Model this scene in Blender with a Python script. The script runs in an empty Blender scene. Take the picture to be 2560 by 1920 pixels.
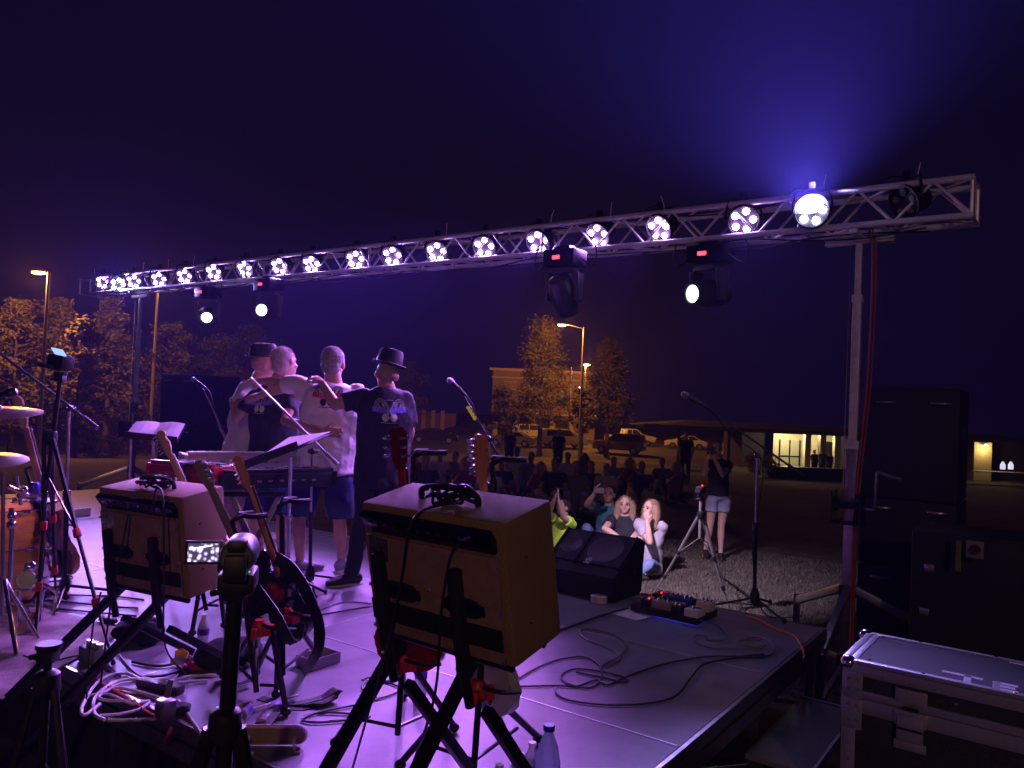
import bpy, bmesh, math, random
from mathutils import Vector as V, Matrix as MX, Quaternion as Q
from mathutils.bvhtree import BVHTree
from math import sin, cos, pi, radians, atan2, sqrt
random.seed(7)
SC = bpy.context.scene
COL = SC.collection
# ---------------------------------------------------------------- camera
FPX = 1943.0; PITCH = math.atan(50/FPX); ROLL = radians(2.46); EYE = V((0, 0, 2.05))
RC = MX.Rotation(pi/2+PITCH, 3, 'X') @ MX.Rotation(ROLL, 3, 'Z')
cd = bpy.data.cameras.new('camera'); cam = bpy.data.objects.new('camera', cd); COL.objects.link(cam)
cam.matrix_world = MX.Translation(EYE) @ RC.to_4x4()
cd.sensor_width = 36; cd.lens = 36*FPX/2560; cd.clip_end = 900; cd.clip_start = .05
SC.camera = cam
def ray(px, py): return RC @ V(((px-1280)/FPX, -(py-960)/FPX, -1))
def P(px, py, d): r = ray(px, py); return EYE + r*(d/r.y)          # the point d metres ahead on that line of sight
def G(px, py, z=.6): r = ray(px, py); return EYE + r*((z-EYE.z)/r.z)  # the point at height z on it
def PL(px, py, o, n): r = ray(px, py); return EYE + r*((o-EYE).dot(n)/r.dot(n))
# ---------------------------------------------------------------- world, exposure
w = bpy.data.worlds.new('World'); SC.world = w; w.use_nodes = True
nt = w.node_tree; nt.nodes.clear()
sky = nt.nodes.new('ShaderNodeTexSky'); sky.sky_type = 'NISHITA'; sky.sun_disc = False
sky.sun_elevation = radians(-8); sky.sun_rotation = radians(200)
bg = nt.nodes.new('ShaderNodeBackground'); bg.inputs[1].default_value = .05; nt.links.new(sky.outputs[0], bg.inputs[0])
b2 = nt.nodes.new('ShaderNodeBackground'); b2.inputs[0].default_value = (.0014, .0009, .0065, 1); b2.inputs[1].default_value = 1
ad = nt.nodes.new('ShaderNodeAddShader'); wo = nt.nodes.new('ShaderNodeOutputWorld')
nt.links.new(bg.outputs[0], ad.inputs[0]); nt.links.new(b2.outputs[0], ad.inputs[1]); nt.links.new(ad.outputs[0], wo.inputs[0])
SC.view_settings.view_transform = 'Standard'; SC.view_settings.look = 'None'; SC.view_settings.gamma = 1; SC.view_settings.exposure = 1.0
SC.cycles.use_denoising = True
SC.cycles.max_bounces = 6; SC.cycles.volume_bounces = 0; SC.cycles.sample_clamp_indirect = 4; SC.cycles.caustics_reflective = False; SC.cycles.caustics_refractive = False
PURPLE = (.50, .17, 1.0); SODIUM = (1.0, .34, .05)
def lamp(name, kind, loc, energy, col, aim=None, size=.1, cone=60, blend=.5, parent=None):
    l = bpy.data.lights.new(name, kind); o = bpy.data.objects.new(name, l); COL.objects.link(o)
    l.energy = energy; l.color = col; l.shadow_soft_size = size; o.location = loc
    if kind == 'SPOT': l.spot_size = radians(cone); l.spot_blend = blend
    if aim is not None: o.rotation_euler = (V(aim)-V(loc)).to_track_quat('-Z', 'Y').to_euler()
    if parent is not None: o.parent = parent; o.location = V(loc)-ORI[parent.name]
    return o
# ---------------------------------------------------------------- materials
MATS = {}
def mat(name, col, rough=.6, metal=0, var=.25, scale=12, bump=0, bscale=80, emit=0, trans=0, ior=None, spec=None, ecol=None, stretch=None, coat=0, alpha=1):
    if name in MATS: return MATS[name]
    m = bpy.data.materials.new(name); m.use_nodes = True; MATS[name] = m
    n = m.node_tree; p = n.nodes['Principled BSDF']; L = n.links.new
    p.inputs['Base Color'].default_value = (*col, 1); p.inputs['Roughness'].default_value = rough; p.inputs['Metallic'].default_value = metal
    p.inputs['Transmission Weight'].default_value = trans; p.inputs['Coat Weight'].default_value = coat; p.inputs['Alpha'].default_value = alpha
    if ior: p.inputs['IOR'].default_value = ior
    if spec is not None: p.inputs['Specular IOR Level'].default_value = spec
    if emit: p.inputs['Emission Color'].default_value = (*(ecol or col), 1); p.inputs['Emission Strength'].default_value = emit
    if var or bump:
        tc = n.nodes.new('ShaderNodeTexCoord'); mp = n.nodes.new('ShaderNodeMapping'); L(tc.outputs['Object'], mp.inputs[0])
        if stretch: mp.inputs['Scale'].default_value = stretch
    if var:
        t = n.nodes.new('ShaderNodeTexNoise'); t.inputs['Scale'].default_value = scale; t.inputs['Detail'].default_value = 6; t.inputs['Roughness'].default_value = .65
        L(mp.outputs[0], t.inputs['Vector'])
        r = n.nodes.new('ShaderNodeValToRGB'); e = r.color_ramp.elements
        e[0].position = .3; e[1].position = .72
        e[0].color = (*[max(0, c*(1-var)) for c in col], 1); e[1].color = (*[min(1, c*(1+var)) for c in col], 1)
        L(t.outputs[0], r.inputs[0]); L(r.outputs[0], p.inputs['Base Color'])
        rr = n.nodes.new('ShaderNodeMapRange'); rr.inputs[3].default_value = max(.02, rough-.12*var*2); rr.inputs[4].default_value = min(1, rough+.12*var*2)
        L(t.outputs[0], rr.inputs[0]); L(rr.outputs[0], p.inputs['Roughness'])
    if bump:
        t2 = n.nodes.new('ShaderNodeTexNoise'); t2.inputs['Scale'].default_value = bscale; t2.inputs['Detail'].default_value = 4; L(mp.outputs[0], t2.inputs['Vector'])
        b = n.nodes.new('ShaderNodeBump'); b.inputs['Strength'].default_value = bump; b.inputs['Distance'].default_value = .01
        L(t2.outputs[0], b.inputs['Height']); L(b.outputs[0], p.inputs['Normal'])
    return m
def tweed(name, c1, c2):                                             # fine diagonal weave
    m = mat(name, c1, .75, var=0); n = m.node_tree; p = n.nodes['Principled BSDF']; L = n.links.new
    tc = n.nodes.new('ShaderNodeTexCoord')
    ws = []
    for rot in (.785, -.785):
        mp = n.nodes.new('ShaderNodeMapping'); mp.inputs['Rotation'].default_value = (rot, rot, rot); L(tc.outputs['Object'], mp.inputs[0])
        wv = n.nodes.new('ShaderNodeTexWave'); wv.inputs['Scale'].default_value = 150; wv.inputs['Distortion'].default_value = .6; wv.bands_direction = 'X'; L(mp.outputs[0], wv.inputs['Vector']); ws.append(wv)
    mu = n.nodes.new('ShaderNodeMath'); mu.operation = 'MULTIPLY'; L(ws[0].outputs['Fac'], mu.inputs[0]); L(ws[1].outputs['Fac'], mu.inputs[1])
    nz = n.nodes.new('ShaderNodeTexNoise'); nz.inputs['Scale'].default_value = 6; nz.inputs['Detail'].default_value = 8; L(tc.outputs['Object'], nz.inputs['Vector'])
    ad = n.nodes.new('ShaderNodeMath'); ad.operation = 'MULTIPLY_ADD'; ad.inputs[1].default_value = .7; L(nz.outputs[0], ad.inputs[0]); L(mu.outputs[0], ad.inputs[2])
    r = n.nodes.new('ShaderNodeValToRGB'); r.color_ramp.elements[0].color = (*c2, 1); r.color_ramp.elements[1].color = (*c1, 1); r.color_ramp.elements[0].position = .25; r.color_ramp.elements[1].position = .95
    L(ad.outputs[0], r.inputs[0]); L(r.outputs[0], p.inputs['Base Color'])
    b = n.nodes.new('ShaderNodeBump'); b.inputs['Strength'].default_value = .2; b.inputs['Distance'].default_value = .002; L(mu.outputs[0], b.inputs['Height']); L(b.outputs[0], p.inputs['Normal'])
    return m
BLK = mat('black_plastic', (.012, .012, .014), .45, var=.4, scale=20)
BLKM = mat('black_metal', (.015, .015, .017), .35, .3, var=.4, scale=25)
RUB = mat('rubber', (.01, .01, .01), .7, var=.3)
CHR = mat('chrome', (.75, .75, .78), .16, 1, var=.1)
STEEL = mat('brushed_steel', (.5, .5, .52), .34, 1, var=.2, scale=30)
ALU = mat('truss_aluminium', (.74, .74, .76), .4, .35, var=.15, scale=18, bump=.05)
GREY = mat('grey_plastic', (.16, .16, .17), .5, var=.3)
WHT = mat('white_plastic', (.72, .72, .7), .45, var=.12)
RED = mat('red_plastic', (.5, .03, .025), .4, var=.2)
PAPER = mat('paper', (.78, .77, .74), .8, var=.06, scale=5)
GLASS = mat('clear_plastic', (.92, .93, .96), .08, trans=.9, var=0)
LEDW = mat('led_purple_white', (.75, .5, 1), .3, var=0, emit=40, ecol=(.62, .32, 1))
LEDB = mat('led_blue_white', (.75, .75, 1), .3, var=0, emit=70, ecol=(.62, .56, 1))
LENSW = mat('lit_lens', (1, 1, .9), .2, var=0, emit=7, ecol=(.86, 1, .86))
REDL = mat('red_display', (.9, .02, .02), .4, var=0, emit=3, ecol=(1, .03, .05))
GRNL = mat('green_led', (.1, .9, .2), .4, var=0, emit=3, ecol=(.1, 1, .3))
BLUL = mat('blue_led', (.1, .1, .9), .4, var=0, emit=2, ecol=(.05, .08, 1))
# ---------------------------------------------------------------- mesh building
ORI = {}
class M:
    def __init__(s): s.b = bmesh.new()
    def box(s, c, d, rot=None, bev=0):
        g = bmesh.ops.create_cube(s.b, size=1)['verts']
        R = rot.to_4x4() if rot is not None else MX()
        bmesh.ops.transform(s.b, matrix=MX.Translation(V(c)) @ R @ MX.Diagonal((*d, 1)), verts=g)
        if bev:
            es = list({e for v in g for e in v.link_edges}); bmesh.ops.bevel(s.b, geom=es, offset=bev, segments=2, affect='EDGES', profile=.6)
        return s
    def ring(s, c, ax, ay, n): return [s.b.verts.new(c + ax*cos(2*pi*i/n) + ay*sin(2*pi*i/n)) for i in range(n)]
    def bridge(s, a, b):
        n = len(a)
        for i in range(n): s.b.faces.new((a[i], a[(i+1) % n], b[(i+1) % n], b[i]))
    def loft(s, rings, n=16, cap=True):                                # rings: (centre, ax, ay)
        rs = [s.ring(V(c), V(ax), V(ay), n) for c, ax, ay in rings]
        for a, b in zip(rs, rs[1:]): s.bridge(a, b)
        if cap: s.b.faces.new(rs[0][::-1]); s.b.faces.new(rs[-1])
        return s
    def tube(s, pts, r, n=6, closed=False):
        pts = [V(p) for p in pts]; k = len(pts); rr = r if isinstance(r, (list, tuple)) else [r]*k
        def tan(i):
            a = pts[(i-1) % k] if closed or i > 0 else pts[i]; b = pts[(i+1) % k] if closed or i < k-1 else pts[i]
            d = b-a
            return d.normalized() if d.length > 1e-9 else V((0, 0, 1))
        t = tan(0); u = t.orthogonal().normalized(); rs = []
        for i in range(k):
            t2 = tan(i); u = (t.rotation_difference(t2) @ u); u = (u-t2*u.dot(t2)).normalized(); t = t2
            rs.append(s.ring(pts[i], u*rr[i], t.cross(u)*rr[i], n))
        for a, b in zip(rs, rs[1:]): s.bridge(a, b)
        if closed: s.bridge(rs[-1], rs[0])
        else: s.b.faces.new(rs[0][::-1]); s.b.faces.new(rs[-1])
        return s
    def cyl(s, p, q, r, r2=None, n=12): return s.tube([p, q], [r, r if r2 is None else r2], n)
    def lathe(s, prof, o, ax, n=20, ux=None):
        ax = V(ax).normalized(); u = (V(ux) if ux is not None else ax.orthogonal()).normalized(); v = ax.cross(u)
        return s.loft([(V(o)+ax*h, u*max(r, 1e-4), v*max(r, 1e-4)) for r, h in prof], n)
    def ball(s, c, r, rot=None, n=12):
        r = (r, r, r) if not isinstance(r, (tuple, list)) else r
        g = bmesh.ops.create_uvsphere(s.b, u_segments=n, v_segments=max(6, n*2//3), radius=1)['verts']
        bmesh.ops.transform(s.b, matrix=MX.Translation(V(c)) @ (rot.to_4x4() if rot is not None else MX()) @ MX.Diagonal((*r, 1)), verts=g); return s
    def prism(s, poly, o, ax, ay, th, bev=0):                          # outline in the plane o + x*ax + y*ay, th thick about it
        ax, ay = V(ax).normalized(), V(ay).normalized(); nn = ax.cross(ay)
        a = [s.b.verts.new(V(o)+ax*x+ay*y-nn*th/2) for x, y in poly]; b = [s.b.verts.new(V(o)+ax*x+ay*y+nn*th/2) for x, y in poly]
        s.bridge(a, b); f1 = s.b.faces.new(a[::-1]); f2 = s.b.faces.new(b)
        if bev:
            es = list({e for f in (f1, f2) for e in f.edges}); bmesh.ops.bevel(s.b, geom=es, offset=bev, segments=2, affect='EDGES')
        return s
    def quad(s, a, b, c, d): s.b.faces.new([s.b.verts.new(V(p)) for p in (a, b, c, d)]); return s
    def out(s, name, m, parent=None, loc=None, smooth=40, rec=True):
        if rec: bmesh.ops.recalc_face_normals(s.b, faces=s.b.faces)
        me = bpy.data.meshes.new(name); s.b.to_mesh(me); s.b.free()
        o = bpy.data.objects.new(name, me); COL.objects.link(o)
        for mm in (m if isinstance(m, (list, tuple)) else [m]): me.materials.append(mm)
        off = ORI[parent.name] if parent is not None else V(loc or (0, 0, 0)); ORI[o.name] = off
        if off.length: me.transform(MX.Translation(-off))
        if parent is not None: o.parent = parent
        else: o.location = off
        if smooth: me.shade_smooth(); me.set_sharp_from_angle(angle=radians(smooth))
        return o
def tag(o, label=None, cat=None, group=None, kind=None):
    for k, v in (('label', label), ('category', cat), ('group', group), ('kind', kind)):
        if v: o[k] = v
    return o
def thing(name, label, cat, loc=(0, 0, 0), group=None):
    o = bpy.data.objects.new(name, None); COL.objects.link(o); o.location = V(loc); ORI[o.name] = V(loc); o.empty_display_size = .1
    return tag(o, label, cat, group)
def dup(root, loc, rz=0, label=None, group=None, scale=None, mats=None):
    def cp(o, par):
        c = o.copy(); COL.objects.link(c)
        if par is not None: c.parent = par
        for ch in o.children: cp(ch, c)
        return c
    r = cp(root, None); r.location = V(loc); r.rotation_euler = (0, 0, rz)
    if scale: r.scale = (scale,)*3 if not isinstance(scale, tuple) else scale
    if label: r['label'] = label
    if group: r['group'] = group
    return r
def smooth_path(pts, sub=6, closed=False):
    pts = [V(p) for p in pts]; k = len(pts); out = []
    rng = range(k if closed else k-1)
    for i in rng:
        g = lambda j: pts[j % k] if closed else pts[min(max(j, 0), k-1)]
        a, b, c, d = g(i-1), g(i), g(i+1), g(i+2)
        for t in range(sub):
            t /= sub; out.append(.5*((2*b)+(c-a)*t+(2*a-5*b+4*c-d)*t*t+(3*b-a-3*c+d)*t**3))
    if not closed: out.append(pts[-1])
    return out
def frame(x, y):                                                       # rotation matrix whose columns are x, y', x cross y
    x = V(x).normalized(); z = x.cross(V(y)).normalized(); y = z.cross(x)
    return MX((x, y, z)).transposed()
# ---------------------------------------------------------------- stage axes: u to the left along the front edge, v back from it
FR = V((2.21, 5.39, 0)); AZ = radians(35.5); NF = V((sin(AZ), cos(AZ), 0)); LF = V((-cos(AZ), sin(AZ), 0)); UP = V((0, 0, 1))
SW, SD, DECK = 9.76, 3.66, .6
def S(u, v, z=DECK): return FR + LF*u - NF*v + UP*z
RS = MX((-LF, NF, UP)).transposed()                                    # x right, y to the audience, z up
# ================================================================ ground, grass, parking lot
def gz(x, y):
    d = sqrt(x*x+y*y); t = min(1, max(0, (d-16)/40)); return -2.0*t*t*(3-2*t)
GRASSM = mat('lawn', (.06, .057, .036), .95, var=.55, scale=3.5, bump=.8, bscale=120)
m = M(); N = 150
xs = [(-1 if i < N/2 else 1)*(abs(i-N/2)/(N/2))**2.2*260 for i in range(N+1)]
vs = [[m.b.verts.new((x, y, gz(x, y))) for x in xs] for y in xs]
for j in range(N):
    for i in range(N): m.b.faces.new((vs[j][i], vs[j][i+1], vs[j+1][i+1], vs[j+1][i]))
tag(m.out('lawn', GRASSM), kind='structure')
ASPH = mat('asphalt', (.032, .03, .028), .9, var=.3, scale=1.5, bump=.5, bscale=60)
def sheet(name, poly, m_, z, kind='structure'):
    b = M(); b.b.faces.new([b.b.verts.new((x, y, z)) for x, y in poly]); o = b.out(name, m_, smooth=0); tag(o, kind=kind); return o
sheet('parking_lot', [(-60, 61), (60, 61), (70, 92), (-70, 92)], ASPH, -1.99)
sheet('road', [(-70, 46), (-13, 58.5), (-13, 60.9), (-70, 60.9)], ASPH, -1.96)
sheet('pavement', [(-60, 58.2), (60, 58.2), (60, 59.8), (-60, 59.8)], mat('concrete', (.10, .095, .085), .9, var=.25, scale=2), -1.975)
# short blades where the beams catch the lawn
b = M(); rg = random.Random(3)
for i in range(52000):
    u = rg.uniform(-3.0, 4.5); v = -rg.uniform(.15, 6.0)**1.0
    p = S(u, v, 0); a = rg.uniform(0, 2*pi); h = rg.uniform(.015, .045); wd = .005
    d = V((cos(a), sin(a), 0)); t = p+V((rg.gauss(0, .014), rg.gauss(0, .014), h))
    b.b.faces.new([b.b.verts.new(q) for q in (p-d*wd, p+d*wd, t)])
tag(b.out('grass', mat('grass_blades', (.125, .112, .08), .85, var=.3, scale=9), smooth=0, rec=False), 'short dry mown grass in front of the stage', 'grass', kind='stuff')
# ================================================================ stage
DECKM = mat('stage_deck', (.21, .21, .228), .5, var=.2, scale=5, bump=.12, bscale=240)
nd = DECKM.node_tree; pb = nd.nodes['Principled BSDF']                  # scuffs and pale scratches
tcn = nd.nodes.new('ShaderNodeTexCoord'); mpn = nd.nodes.new('ShaderNodeMapping'); mpn.inputs['Scale'].default_value = (14, 2.2, 1); mpn.inputs['Rotation'].default_value = (0, 0, .7)
nd.links.new(tcn.outputs['Object'], mpn.inputs[0])
nz = nd.nodes.new('ShaderNodeTexNoise'); nz.inputs['Scale'].default_value = 5; nz.inputs['Detail'].default_value = 8; nz.inputs['Roughness'].default_value = .8; nd.links.new(mpn.outputs[0], nz.inputs['Vector'])
rp = nd.nodes.new('ShaderNodeValToRGB'); rp.color_ramp.elements[0].position = .6; rp.color_ramp.elements[1].position = .78; rp.color_ramp.elements[0].color = (0, 0, 0, 1); rp.color_ramp.elements[1].color = (.5, .5, .5, 1)
nd.links.new(nz.outputs[0], rp.inputs[0])
mx = nd.nodes.new('ShaderNodeMixRGB'); mx.inputs[2].default_value = (.40, .40, .41, 1)
src = pb.inputs['Base Color'].links[0].from_socket; nd.links.new(rp.outputs[0], mx.inputs[0]); nd.links.new(src, mx.inputs[1]); nd.links.new(mx.outputs[0], pb.inputs['Base Color'])
st = thing('stage', 'low portable stage with grey deck panels and aluminium edging on the lawn', 'stage', S(SW/2, SD/2, 0))
EDGE = mat('stage_edge_profile', (.52, .5, .47), .36, 1, var=.25, scale=14)
for i in range(4):
    for j in range(3):
        b = M(); b.box(S(2.44*i+1.22, 1.22*j+.61, .579), (2.432, 1.212, .038), RS)
        b.out('deck_panel', DECKM, st, smooth=0)
b = M()
for j in (1, 2): b.box(S(SW/2, 1.22*j, .5822), (SW-.02, .0075, .0375), RS)
for i in (1, 2, 3): b.box(S(2.44*i, SD/2, .5816), (.0065, SD-.02, .0375), RS)
b.out('seam_strip', mat('seam_aluminium', (.62, .62, .63), .45, .6, var=.2), st, smooth=0)
b = M()
for z, h, o in ((.565, .07, .012), (.505, .03, .02), (.465, .05, .012)):
    b.box(S(SW/2, -o, z), (SW+.05, .02, h), RS); b.box(S(SW/2, SD+o, z), (SW+.05, .02, h), RS)
    b.box(S(-o, SD/2, z), (.02, SD, h), RS); b.box(S(SW+o, SD/2, z), (.02, SD, h), RS)
b.out('edge_profile', EDGE, st, smooth=0)
for i in range(5):
    for j in range(4):
        b = M(); p = S(min(max(2.44*i, .06), SW-.06), min(max(1.22*j, .06), SD-.06), 0); b.box(p+UP*.22, (.05, .05, .44), RS); b.out('leg', STEEL, st)
for j in range(3):
    b = M(); b.cyl(S(.06, 1.22*j+.1, .1), S(.06, 1.22*j+1.1, .42), .018); b.out('brace', STEEL, st)
b = M(); rgc = random.Random(5); pts = []
for i in range(161):
    u = .1+9.5*i/160; pts.append((u, SD-.05+.018*sin(u*31)+.01*sin(u*77)))
for (u0, v0), (u1, v1) in zip(pts, pts[1:]): b.quad(S(u0, v0, .44), S(u1, v1, .44), S(u1, v1, .01), S(u0, v0, .01))
b.out('rear_drape', mat('black_drape', (.008, .008, .009), .95, var=.3), st)
# steps beside the stage
t = thing('stage_steps', 'low metal stage step unit with grey tread at the right edge of the stage', 'steps', S(-.22, .95, 0))
b = M(); b.box(S(-.19, 1.15, .30), (.32, 1.0, .03), RS, .004); b.out('tread', DECKM, t)
b = M(); b.box(S(-.362, 1.15, .305), (.014, 1.0, .045), RS); b.box(S(-.19, .643, .305), (.32, .012, .045), RS); b.out('nosing', ALU, t)
for v in (.75, 1.55):
    for u in (-.08, -.33):
        b = M(); b.box(S(u, v, .14), (.035, .035, .28), RS); b.out('leg', STEEL, t)
# ================================================================ truss
A = P(2150, 560, 6.0); Bp = P(352, 740, 12.7); A.z = Bp.z = 3.56
TX = (Bp-A).normalized(); TN = V((-TX.y, TX.x, 0)); TN = TN if TN.y < 0 else -TN   # TN points back to the camera side
TL = (Bp-A).length; T0, T1 = -.78, TL*1.135; TH = .29
tr = thing('lighting_truss', 'long aluminium box truss carrying the stage lamps above the stage front', 'truss', A)
def T(s, o, z): return A + TX*s + TN*o + UP*(z-A.z+s*.011)
ZB, ZT = 3.52, 3.52+.27
for o in (-TH/2, TH/2):
    for z in (ZB, ZT):
        b = M(); b.cyl(T(T0, o, z), T(T1, o, z), .025, n=14); b.out('chord', ALU, tr)
b = M(); nb = int((T1-T0)/.5); k = (T1-T0)/nb
for i in range(nb):
    s0, s1 = T0+k*i, T0+k*(i+.5)
    for (o0, z0, o1, z1) in ((TH/2, ZB, TH/2, ZT), (-TH/2, ZB, -TH/2, ZT), (-TH/2, ZB, TH/2, ZB), (TH/2, ZT, -TH/2, ZT)):
        b.cyl(T(s0, o0, z0), T(s1, o1, z1), .011, n=8); b.cyl(T(s1, o1, z1), T(s0+k, o0, z0), .011, n=8)
b.out('lacing', ALU, tr)
for s in [T0+.01, T1-.01]+[T0+2.5*i+1.2 for i in range(6)]:
    b = M()
    for o in (-TH/2, TH/2): b.cyl(T(s, o, ZB), T(s, o, ZT), .014, n=8)
    for z in (ZB, ZT): b.cyl(T(s, -TH/2, z), T(s, TH/2, z), .014, n=8)
    b.out('frame_post', ALU, tr)
# crank stands
def crank_stand(base, label, feet, winch=True, dz=0):
    t = thing('crank_stand', label, 'lighting stand', base); x, y = base.x, base.y
    q = lambda z: V((x, y, z))
    b = M(); b.box(q(.98), (.085, .085, 1.7), RS, .006); b.out('outer_mast', STEEL, t)
    b = M(); b.box(q(2.3), (.062, .062, 1.4), RS, .005); b.box(q(1.85), (.1, .1, .07), RS, .005); b.out('middle_mast', ALU, t)
    b = M(); b.box(q(3.17+dz/2), (.045, .045, .62+dz), RS, .004); b.box(q(2.98), (.075, .075, .06), RS, .005); b.out('inner_mast', ALU, t)
    b = M(); b.box(q(3.43+dz), (.5, .06, .05), frame(TX, TN), .004); b.box(q(3.47+dz), (.06, .4, .03), frame(TX, TN)); b.out('truss_cradle', ALU, t)
    if winch:
        w_ = M(); c = q(1.38)-NF*.02; w_.box(c+NF*-.09, (.2, .16, .012), RS); w_.box(c+NF*-.09-LF*.1+UP*.0, (.01, .17, .24), RS); w_.box(c+NF*-.09+LF*.1, (.01, .17, .24), RS); w_.lathe([(.055, -.09), (.055, -.06), (.03, -.06), (.03, .06), (.055, .06), (.055, .09)], c-NF*.1+UP*.02, LF); w_.box(c-NF*.09-UP*.12, (.24, .18, .012), RS)
        wo_ = w_.out('winch', BLKM, t)
        h = M(); h.tube([c-NF*.1-LF*.1, c-NF*.1-LF*.19, c-NF*.12-LF*.2+UP*.28], .012, 8); h.tube([c-NF*.12-LF*.2+UP*.28, c-NF*.1-LF*.36+UP*.24], .014, 8); h.out('crank_handle', STEEL, wo_)
    b = M(); b.box(q(.73), (.12, .12, .09), RS, .006); b.box(q(.2), (.12, .12, .09), RS, .006); b.out('leg_collar', BLKM, t)
    for f in feet:
        f = V(f); b = M(); d = (f-q(0)); d.z = 0; dn = d.normalized()
        e = q(.72)+d*.86; e.z = .45
        b.box((q(.74)+dn*.06+e)/2, ((e-q(.74)).length, .05, .06), frame(e-q(.74)-dn*.06, UP.cross(dn)), .004)
        b.box(V((e.x, e.y, .25)), (.045, .045, .5), RS); b.cyl(V((e.x, e.y, .03)), V((e.x, e.y, .0)), .05)
        b.box((q(.2)+dn*.05+V((e.x, e.y, .12)))/2, ((e-q(.45)).length, .035, .035), frame(V((e.x, e.y, .12))-q(.2), UP.cross(dn)), .003)
        b.out('outrigger', STEEL, t)
    c = M(); c.cyl(q(1.45)+LF*.05+NF*-.06, q(3.46)+LF*.05-NF*.06, .004, n=5); c.out('lift_cable', STEEL, t)
    return t
e1 = P(2039, 1634, 5.15)
crank_stand(V((A.x, A.y, 0)), 'tall crank lighting stand with winch at the right end of the truss', [V((e1.x, e1.y, 0)), V((A.x+.75, A.y-.35, 0)), V((A.x-.1, A.y+.95, 0))])
crank_stand(V((Bp.x, Bp.y, 0)), 'tall grey lighting stand holding up the far left end of the truss', [V((Bp.x-.8, Bp.y-.3, 0)), V((Bp.x+.8, Bp.y-.1, 0)), V((Bp.x, Bp.y+.9, 0))], dz=.12)
# ---------------------------------------------------------------- par lamps
PARS = [(258, 705, 1), (295, 712, 2), (335, 703, 1), (398, 698, 1), (462, 690, 1), (535, 680, 1), (614, 672, 1), (700, 665, 1), (780, 660, 1), (890, 648, 1), (982, 639, 1), (1093, 629, 1), (1212, 617, 1), (1346, 604, 1), (1497, 588, 1), (1650, 570, 1), (1858, 550, 1), (2030, 530, 2), (2265, 505, 0)]
ORD = ['leftmost', 'second', 'third', 'fourth', 'fifth', 'sixth', 'seventh', 'eighth', 'ninth', 'tenth', 'eleventh', 'twelfth', 'thirteenth', 'fourteenth', 'fifteenth', 'sixteenth', 'seventeenth', 'eighteenth', 'nineteenth']
def par(pos, d, lit, label, gain=1, px_=0):
    t = thing('par_lamp', label, 'stage lamp', pos, 'LED par lamps along the truss'); d = V(d).normalized()
    R = frame(d.cross(UP), d)                                         # columns: side, d?, up-ish
    sd = d.cross(UP).normalized(); u2 = sd.cross(d)
    b = M(); b.lathe([(.08, -.15), (.105, -.14), (.115, -.02), (.135, 0), (.135, .03), (.124, .03), (.12, .004)], pos, d, 20); b.out('housing', mat('lamp_black', (.004, .004, .005), .6, var=0), t)
    led = LEDW if lit == 1 else LEDB if lit == 2 else GREY
    for i in range(5):
        a = 2*pi*i/5+.5; c = pos+d*.012+(sd*cos(a)+u2*sin(a))*.078
        e = M(); e.lathe([(.024, 0), (.028, .008), (.02, .015), (.0, .018)], c, d, 12); e.out('led_lens', led, t)
    y = M(); y.tube([pos+sd*.145, pos+sd*.145+UP*.06, pos+sd*.12+UP*.17, pos-sd*.12+UP*.17, pos-sd*.145+UP*.06, pos-sd*.145], .011, 8); y.lathe([(.02, -.01), (.02, .01)], pos+sd*.125, sd); y.lathe([(.02, -.01), (.02, .01)], pos-sd*.125, sd)
    y.box(pos+UP*.2, (.05, .04, .06), frame(TX, TN)); y.out('yoke', BLKM, t)
    k = M(); k.tube(smooth_path([pos-d*.14, pos-d*.2+UP*.08+TX*.05, pos+UP*.22-TN*.05+TX*.12, pos+UP*.12-TN*.1+TX*.3], 5), .006, 5); k.out('cable', RUB, t)
    if lit:
        l = lamp('lamp_light', 'SPOT', pos+d*.03, 215*gain if lit == 1 else 8000 if px_ > 1500 else 900, ((.38, .26, 1) if px_ == 1858 else PURPLE) if lit == 1 else (.34, .26, 1), pos+(UP*.95+TN*.42+TX*.1 if px_ > 1500 and lit == 2 else d)*3, .06, (44 if px_ == 1858 else 62) if lit == 1 else 150 if px_ > 1500 else 74, 1 if lit == 2 else .8, t)
    return t
for i, (px, py, lit) in enumerate(PARS):
    pos = PL(px, py, A+TN*(.21 if lit == 2 else .10), TN)
    u = (pos-FR).dot(LF); uu = min(max(u, .8), 8.2)
    aim = S(uu+random.uniform(-.5, .5)+.3, 3.0+random.uniform(-.3, .5), .6)
    if u < 3.2: aim = S(4.3+random.uniform(-.8, .8), 1.9, 1.2)
    if px == 1858: aim = S(-.9, 2.3, 1.0)
    elif 4 < u < 6.6: aim = S(u-.3, 1.7, 1.3)
    if lit == 2: aim = EYE+V((-.6, 0, 1.2))
    d = aim-pos
    d = (d.normalized()*.75+(EYE-pos).normalized()*.45) if lit != 2 else d
    lab = ('unlit black par lamp with dark lenses near the right end of the truss' if lit == 0 else ORD[i]+' LED par lamp from the left end of the truss, lit '+('dazzling blue white' if lit == 2 else 'purple white'))
    par(pos, d, lit, lab, 2.5 if 4 < u < 6.6 else 2.4 if u < 3.2 else .45 if u > 7.5 else 1, px)
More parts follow.
